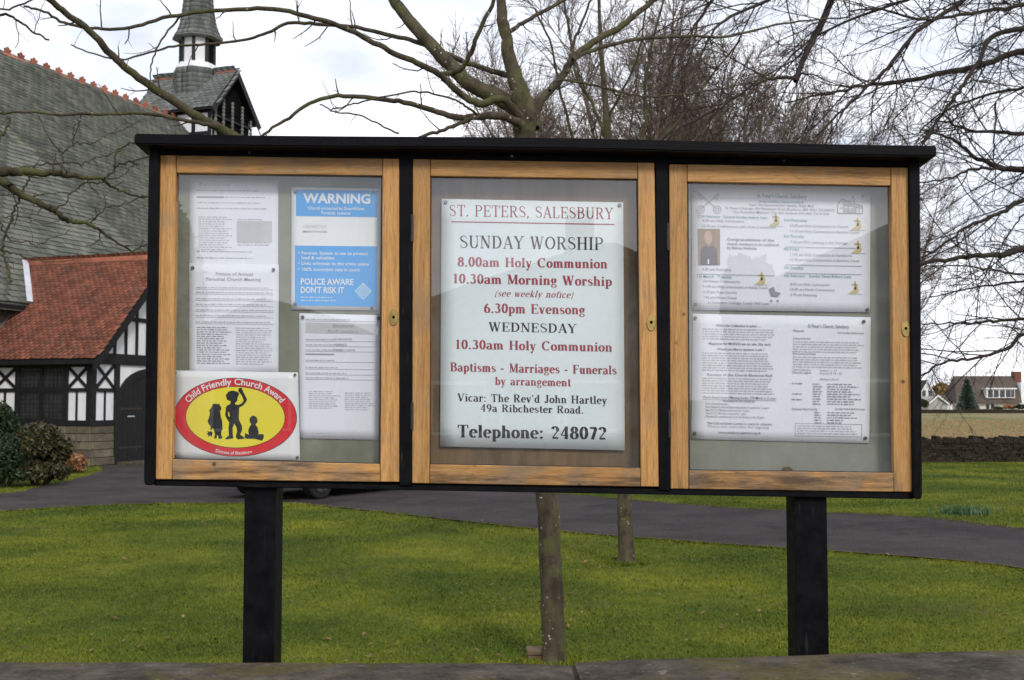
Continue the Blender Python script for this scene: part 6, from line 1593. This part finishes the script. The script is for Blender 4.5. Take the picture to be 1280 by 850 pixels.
for x0 in (1235, 1242.3, 1250, 1257.5, 1264):
    b = MB(); b.box(fx(x0), fx(x0 + (5.8 if x0 < 1264 else 3.6)), YH - .16, YH - .105, fz(496.5), fz(487.6)); b.build('pane', M['dark_glass'], dm)
for x0 in (1233.5, 1239.5):
    b = MB(); b.box(fx(x0 - .6), fx(x0 + 4.6), YH + .5, YH + .59, fz(511.5), fz(504.2)); w_ = b.build('window', M['white_trim'], hs)
    b = MB(); b.box(fx(x0), fx(x0 + 4), YH + .44, YH + .49, fz(511), fz(504.8)); b.build('pane', M['dark_glass'], w_)
b = MB(); b.beam(W(1219.5, 494.5, YH + 1.2), W(1226, 494.5, YH + 1.2), 1.0, .25, (0, -1, .6)); b.build('skylight', M['white_trim'], hs)
b = MB(); b.box(fx(1279), fx(1296), YH + 1, YH + 8, GH, fz(478)); b.build('wall', M['white_trim'], hs)
def gable(px0, px1, pxa, pyE, pyA, Y, deep, label, wall, roofm, trim=True, pyB=None, cat='house', dx=0):
    z0 = gz(0, Y); t = empty('garage' if cat == 'garage' else 'house', (fx((px0 + px1) / 2, Y), Y, z0), label, cat)
    xa, xb, xc = fx(px0, Y), fx(px1, Y), fx(pxa, Y); e, a = fz(pyE, Y), fz(pyA, Y)
    b = MB(); b.prism([(xa, Y, z0), (xb, Y, z0), (xb, Y, e), (xc, Y, a - .05), (xa, Y, e)], (0, deep, 0)); b.build('wall', wall, t)
    b = MB()
    for p, q in (((xa - .3, e - .25), (xc, a)), ((xb + .3, e - .25), (xc, a))):
        b.prism([(p[0], Y - .35, p[1]), (q[0], Y - .35, q[1]), (q[0], Y - .35, q[1] + .3), (p[0], Y - .35, p[1] + .3)], (dx, deep + .3, 0))
    b.build('roof', roofm, t)
    if trim:
        b = MB()
        for p, q in (((xa - .3, e - .25), (xc, a)), ((xb + .3, e - .25), (xc, a))):
            b.prism([(p[0], Y - .45, p[1] - .12), (q[0], Y - .45, q[1] - .12), (q[0], Y - .45, q[1] + .22), (p[0], Y - .45, p[1] + .22)], (0, .09, 0))
        b.build('barge_board', M['white_trim'], t)
    return t
Yg = 225
gar = gable(1160.5, 1184, 1172, 504.5, 495, Yg, 9, 'small pale garage with white gable trim left of the conifer', M['grey_wall'], M['roof_far'], cat='garage', dx=2)
b = MB(); b.hexa([(fx(1180, Yg), Yg + 2, fz(505, Yg)), (fx(1196, Yg), Yg + 2, fz(505, Yg)), (fx(1196, Yg), Yg + 8, fz(505, Yg)), (fx(1180, Yg), Yg + 8, fz(505, Yg)), (fx(1173, Yg), Yg + 5, fz(494, Yg)), (fx(1193, Yg), Yg + 5, fz(493, Yg)), (fx(1193, Yg), Yg + 5.4, fz(493, Yg)), (fx(1173, Yg), Yg + 5.4, fz(494, Yg))]); b.build('side_roof', M['roof_far'], gar)
b = MB(); b.box(fx(1184.2, Yg), fx(1196, Yg), Yg + 2.3, Yg + 7, gz(0, Yg), fz(505, Yg)); b.build('side_wall', M['white_trim'], gar)
wg = gable(1146, 1170, 1159.5, 500, 476.5, 262, 9, 'white gabled house at the right edge of the case, partly hidden by the garage', M['white_trim'], M['roof_far'])
for (x0, x1, y0, y1) in ((1153, 1157, 488, 495), (1161, 1165, 488, 495)):
    b = MB(); b.box(fx(x0, 262), fx(x1, 262), 261.8, 261.95, fz(y1, 262), fz(y0, 262)); b.build('window', M['dark_glass'], wg)
# conifer, ochre crown, hedges, far bare trees
def treecrown(px, Y, pyb, pyt, wpx, mat, n, size, label, cat='tree', name='tree', cone=False, trunk=True):
    z0 = gz(0, Y); X = fx(px, Y); zt_ = fz(pyt, Y); zb = fz(pyb, Y); w = wpx / 2 / F * Y
    t = empty(name, (X, Y, z0), label, cat)
    if trunk:
        a_ = Tubes(); a_.add(np.array([[X, Y, z0 - .2], [X, Y, (z0 + zt_) / 2], [X, Y, zt_ - .3]]), np.array([.25, .16, .03]), 7); a_.build('trunk', M['bark_moss'], t)
    if cone:
        N = n; k = rl.random(N) ** .75; z = zt_ - (zt_ - zb) * k; lay = np.floor(k * 11) / 11 * .75 + k * .25; a = rl.uniform(0, 6.28, N); lob = .72 + .28 * np.sin(a * 5 + np.floor(k * 11) * 2.1); r = w * lay * lob * rl.random(N) ** .4
        P = np.c_[X + r * np.cos(a), Y + r * np.sin(a), z - r * .22 + rl.normal(0, .12, N)]
        s = rl.uniform(.5, 1.2, (N, 1)) * size; d = np.c_[np.cos(a), np.sin(a), rl.normal(-.1, .2, N)] * s; u = rl.normal(0, .3, (N, 3)) * s
        V = np.stack([P - u, P + d, P + u], 1); o = mk('crown', V.reshape(-1, 3), np.arange(3 * N).reshape(N, 3), mat, t); o['kind'] = 'stuff'
    else: leaves('crown', n, (X, Y, (zt_ + zb) / 2), (w, w, (zt_ - zb) / 2), size, mat, t, rl, asp=.6)
    return t
treecrown(1209, 215, 510, 475, 28, M['conifer'], 3200, .6, 'dark conifer standing in front of the long white house', cone=True)
treecrown(1176, 300, 505, 476, 26, M['heather'], 2600, .5, 'ochre-brown tree crown behind the white gabled house')
treecrown(1262, 218, 513, 505, 18, M['copper'], 1500, .25, 'rust-brown hedge before the long white house', 'hedge', 'hedge', trunk=False)
treecrown(1277, 216, 513, 505, 16, M['laurel'], 1500, .25, 'green hedge at the right frame edge before the houses', 'hedge', 'hedge', trunk=False)
treecrown(1246, 217, 513.5, 508, 14, M['rhodo'], 900, .25, 'low olive bush under the windows of the long white house', 'bush', 'bush', trunk=False)
treecrown(1153, 210, 512, 498, 14, M['rhodo'], 1500, .3, 'dark bush between the case edge and the garage', 'bush', 'bush', trunk=False)
for i, (px, Y, H, l) in enumerate(((1186, 320, 15, 'bare tree behind the garage, right of the ochre crown'), (1172, 340, 14, 'distant bare tree rising over the ochre crown'), (1236, 330, 14.5, 'distant bare tree just above the long dark roof, left of its chimney'), (1258, 345, 13.5, 'low bare tree top nearest the chimney of the long roof'), (1205, 350, 13, 'distant bare tree above the left end of the long roof'))):
    fan_tree(px, Y, H, .7, l, 30 + i, 9, .3, mat='bark_dark', r0=.22, z0=-1.5)

# ------------------------------------------------------------------ parked car behind the case
M['car_paint'] = plain('black car paint', (0.012, 0.012, 0.016), (0.010, 0.010, 0.013), 2, .18, .6, bmp=0)
M['rubber'] = plain('tyre rubber', (0.018, 0.018, 0.018), (0.012, 0.012, 0.012), 20, .85, .2, bmp=.2)
M['alloy'] = plain('wheel alloy', (0.06, 0.06, 0.065), (0.04, 0.04, 0.045), 10, .45, .4, .3, bmp=0)
M['lamp_clear'] = plain('clear lamp lens', (0.6, 0.6, 0.6), (0.5, 0.5, 0.5), 10, .1, .8, bmp=0)
M['lamp_red'] = plain('red lamp lens', (0.35, 0.01, 0.01), (0.3, 0.01, 0.01), 10, .1, .8, bmp=0)
cy_ = 20.2; cxw = (418 - 640) / F * cy_
car = empty('parked_car', (cxw, cy_, .014), 'dark car parked on the path behind the left door, wheels showing below', 'car', rz=math.radians(58), org=(0, 0, 0))
prof_ = [(-2.02, .32), (-2.08, .55), (-2.02, .80), (-1.92, .92), (-1.55, 1.30), (-1.30, 1.42), (-.4, 1.47), (.25, 1.42), (.95, .98), (1.15, .93), (1.85, .80), (2.03, .62), (2.06, .38), (1.98, .24)]
def arch(cx): return [(cx + .36 * math.cos(q), .30 + .36 * math.sin(q)) for q in np.linspace(.1, math.pi - .1, 8)]
under = [(1.65, .18)] + arch(1.28) + [(.9, .14), (-.9, .14)] + arch(-1.28) + [(-1.66, .2)]
outl = prof_ + under
V = []; Fc = []; nO = len(outl)
for (yy, tuck) in ((-.84, .13), (-.86, .0), (.86, .0), (.84, .13)):
    for x, z in outl: V.append((x * (1 - tuck * .12), yy * (1 - .16 * max(0, (z - .9)) / .55), z))
for s in range(3):
    for i in range(nO): a, c_ = s * nO + i, s * nO + (i + 1) % nO; Fc.append((a, c_, c_ + nO, a + nO))
Fc.append(tuple(range(nO))[::-1]); Fc.append(tuple(range(3 * nO, 4 * nO)))
b = MB(); b.add(V, Fc); body = b.build('body', M['car_paint'], car, smooth=False)
for s in (-1, 1):
    def sp(x, z, k=.012): return (x, s * (.84 * (1 - .16 * max(0, z - .9) / .55) + k), z)
    for pts in ([(-1.60, 1.0), (-1.32, 1.30), (-.62, 1.36), (-.62, 1.0)], [(-.55, 1.0), (-.55, 1.37), (.1, 1.34), (.62, 1.02)]):
        b = MB(); P_ = [Vector(sp(*p)) for p in pts]; b.prism(P_ if s < 0 else P_[::-1], (0, s * .006, 0)); b.build('side_window', M['dark_glass'], body)
    for wx_ in (-1.28, 1.28):
        w_ = empty('wheel', (wx_, s * .76, .31), parent=car)
        b = MB(); b.cyl((wx_, s * .68, .31), (wx_, s * .86, .31), .31, n=24); b.build('tyre', M['rubber'], w_, bevel=.02)
        b = MB(); b.cyl((wx_, s * .862, .31), (wx_, s * .872, .31), .20, n=20)
        for q in range(5): a = q * 1.2566; b.beam((wx_, s * .874, .31), (wx_ + .19 * math.cos(a), s * .874, .31 + .19 * math.sin(a)), .05, .012, (0, s, 0))
        b.build('rim', M['alloy'], w_)
    b = MB(); b.box(1.93, 2.05, s * .62 - .14, s * .62 + .14, .60, .74); b.build('headlight', M['lamp_clear'], body, bevel=.02)
    b = MB(); b.box(-2.06, -1.98, s * .66 - .1, s * .66 + .1, .70, .95); b.build('tail_light', M['lamp_red'], body, bevel=.02)
    b = MB(); b.box(.62, .74, s * .93 - .08, s * .93 + .08, .96, 1.08); b.build('wing_mirror', M['car_paint'], body, bevel=.02)
b = MB(); b.prism([(.32, -.66, 1.385), (.32, .66, 1.385), (.93, .74, 1.0), (.93, -.74, 1.0)], (.014, 0, .02)); b.build('windscreen', M['dark_glass'], body)
b = MB(); b.prism([(-1.60, -.64, 1.27), (-1.60, .64, 1.27), (-1.88, .72, .98), (-1.88, -.72, .98)], (-.014, 0, .012)); b.build('rear_window', M['dark_glass'], body)
for x_ in (-2.11, 2.03): b = MB(); b.box(x_, x_ + .06, -.78, .78, .28, .46); b.build('bumper', M['rubber'], body, bevel=.02)

# ------------------------------------------------------------------ across the road behind the camera: what the glass mirrors
M['road_render'] = plain('grey pebbledash', (0.30, 0.29, 0.27), (0.22, 0.21, 0.2), 1, .9, .1, bmp=0)
def back(px, py, d):    # point whose mirror image in the glass shows at (px,py)
    r = ray(px, py); r = r * (d / r.y); return Vector((r.x, 2 * (YF + .014) - d, EYE + r.z))
road = sheet_poly('road', [(-60, -2.4), (60, -2.4), (60, -9.4), (-60, -9.4)], .012, M['asphalt'])
def mirrored(ptsridge, d, deep, label, chim=None):
    P_ = [back(x, y, d) for x, y in ptsridge]
    t = empty('house', ((P_[0].x + P_[-1].x) / 2, P_[0].y, 0), label, 'house')
    lo = [Vector((P_[0].x, P_[0].y, 0))] + P_ + [Vector((P_[-1].x, P_[0].y, 0))]
    ins = [Vector((p.x, p.y - .3, max(p.z - .3, 0))) for p in lo]
    b = MB(); b.prism(ins, (0, -deep, 0)); b.build('wall', M['road_render'], t)
    b = MB()
    for A, B in zip(P_, P_[1:]): b.prism([A, B, B - Vector((0, 0, .28)), A - Vector((0, 0, .28))], (0, -deep - .6, 0))
    rf_ = b.build('roof', M['roof_far'], t)
    if chim:
        (x0, x1, y0, y1) = chim; a = back(x0, y1, d + 3); c_ = back(x1, y0, d + 3)
        b = MB(); b.box(min(a.x, c_.x), max(a.x, c_.x), a.y - .8, a.y, a.z - .6, c_.z); b.build('chimney', M['brick_far'], rf_)
    for x in (P_[0].x + 1.2, (P_[0].x + P_[-1].x) / 2 - .6, P_[-1].x - 2.6):
        b = MB(); b.box(x, x + 1.3, P_[0].y - .32, P_[0].y - .22, .9, 2.1); w_ = b.build('window', M['white_trim'], t)
        b = MB(); b.box(x + .08, x + 1.22, P_[0].y - .21, P_[0].y - .2, .98, 2.02); b.build('pane', M['dark_glass'], w_)
    return t
mirrored([(470, 392), (550, 366), (735, 306), (770, 303), (815, 322), (850, 345)], 25, 8, 'shallow-gabled house across the road, mirrored in the middle door glass', (706, 742, 262, 310))
mirrored([(1005, 330), (1112, 278), (1220, 226), (1330, 280)], 23, 8, 'house across the road, its steep roof slope reflected in the right door glass')
mirrored([(200, 430), (330, 372), (430, 400)], 27, 8, 'house across the road reflected low in the left door glass')
def backtree(px, py, pyb, wpx, d, n, label):
    c = back(px, (py + pyb) / 2, d); top = back(px, py, d).z; w = wpx / 2 / F * d
    t = empty('tree', (c.x, c.y, 0), label, 'tree'); a_ = Tubes(); a_.add(np.array([[c.x, c.y, -.1], [c.x, c.y, top * .5], [c.x, c.y, top * .9]]), np.array([.2, .15, .04]), 8); a_.build('trunk', M['bark_moss'], t)
    zb = 1.2; leaves('crown', n, (c.x, c.y, (top + zb) / 2), (w, w, (top - zb) / 2), .12, M['laurel'], t, rl, asp=.6); return t
backtree(935, 292, 400, 90, 20, 5000, 'evergreen across the road reflected in the right door glass')
backtree(215, 215, 400, 120, 21, 6000, 'evergreen across the road reflected at the left edge of the left door glass')
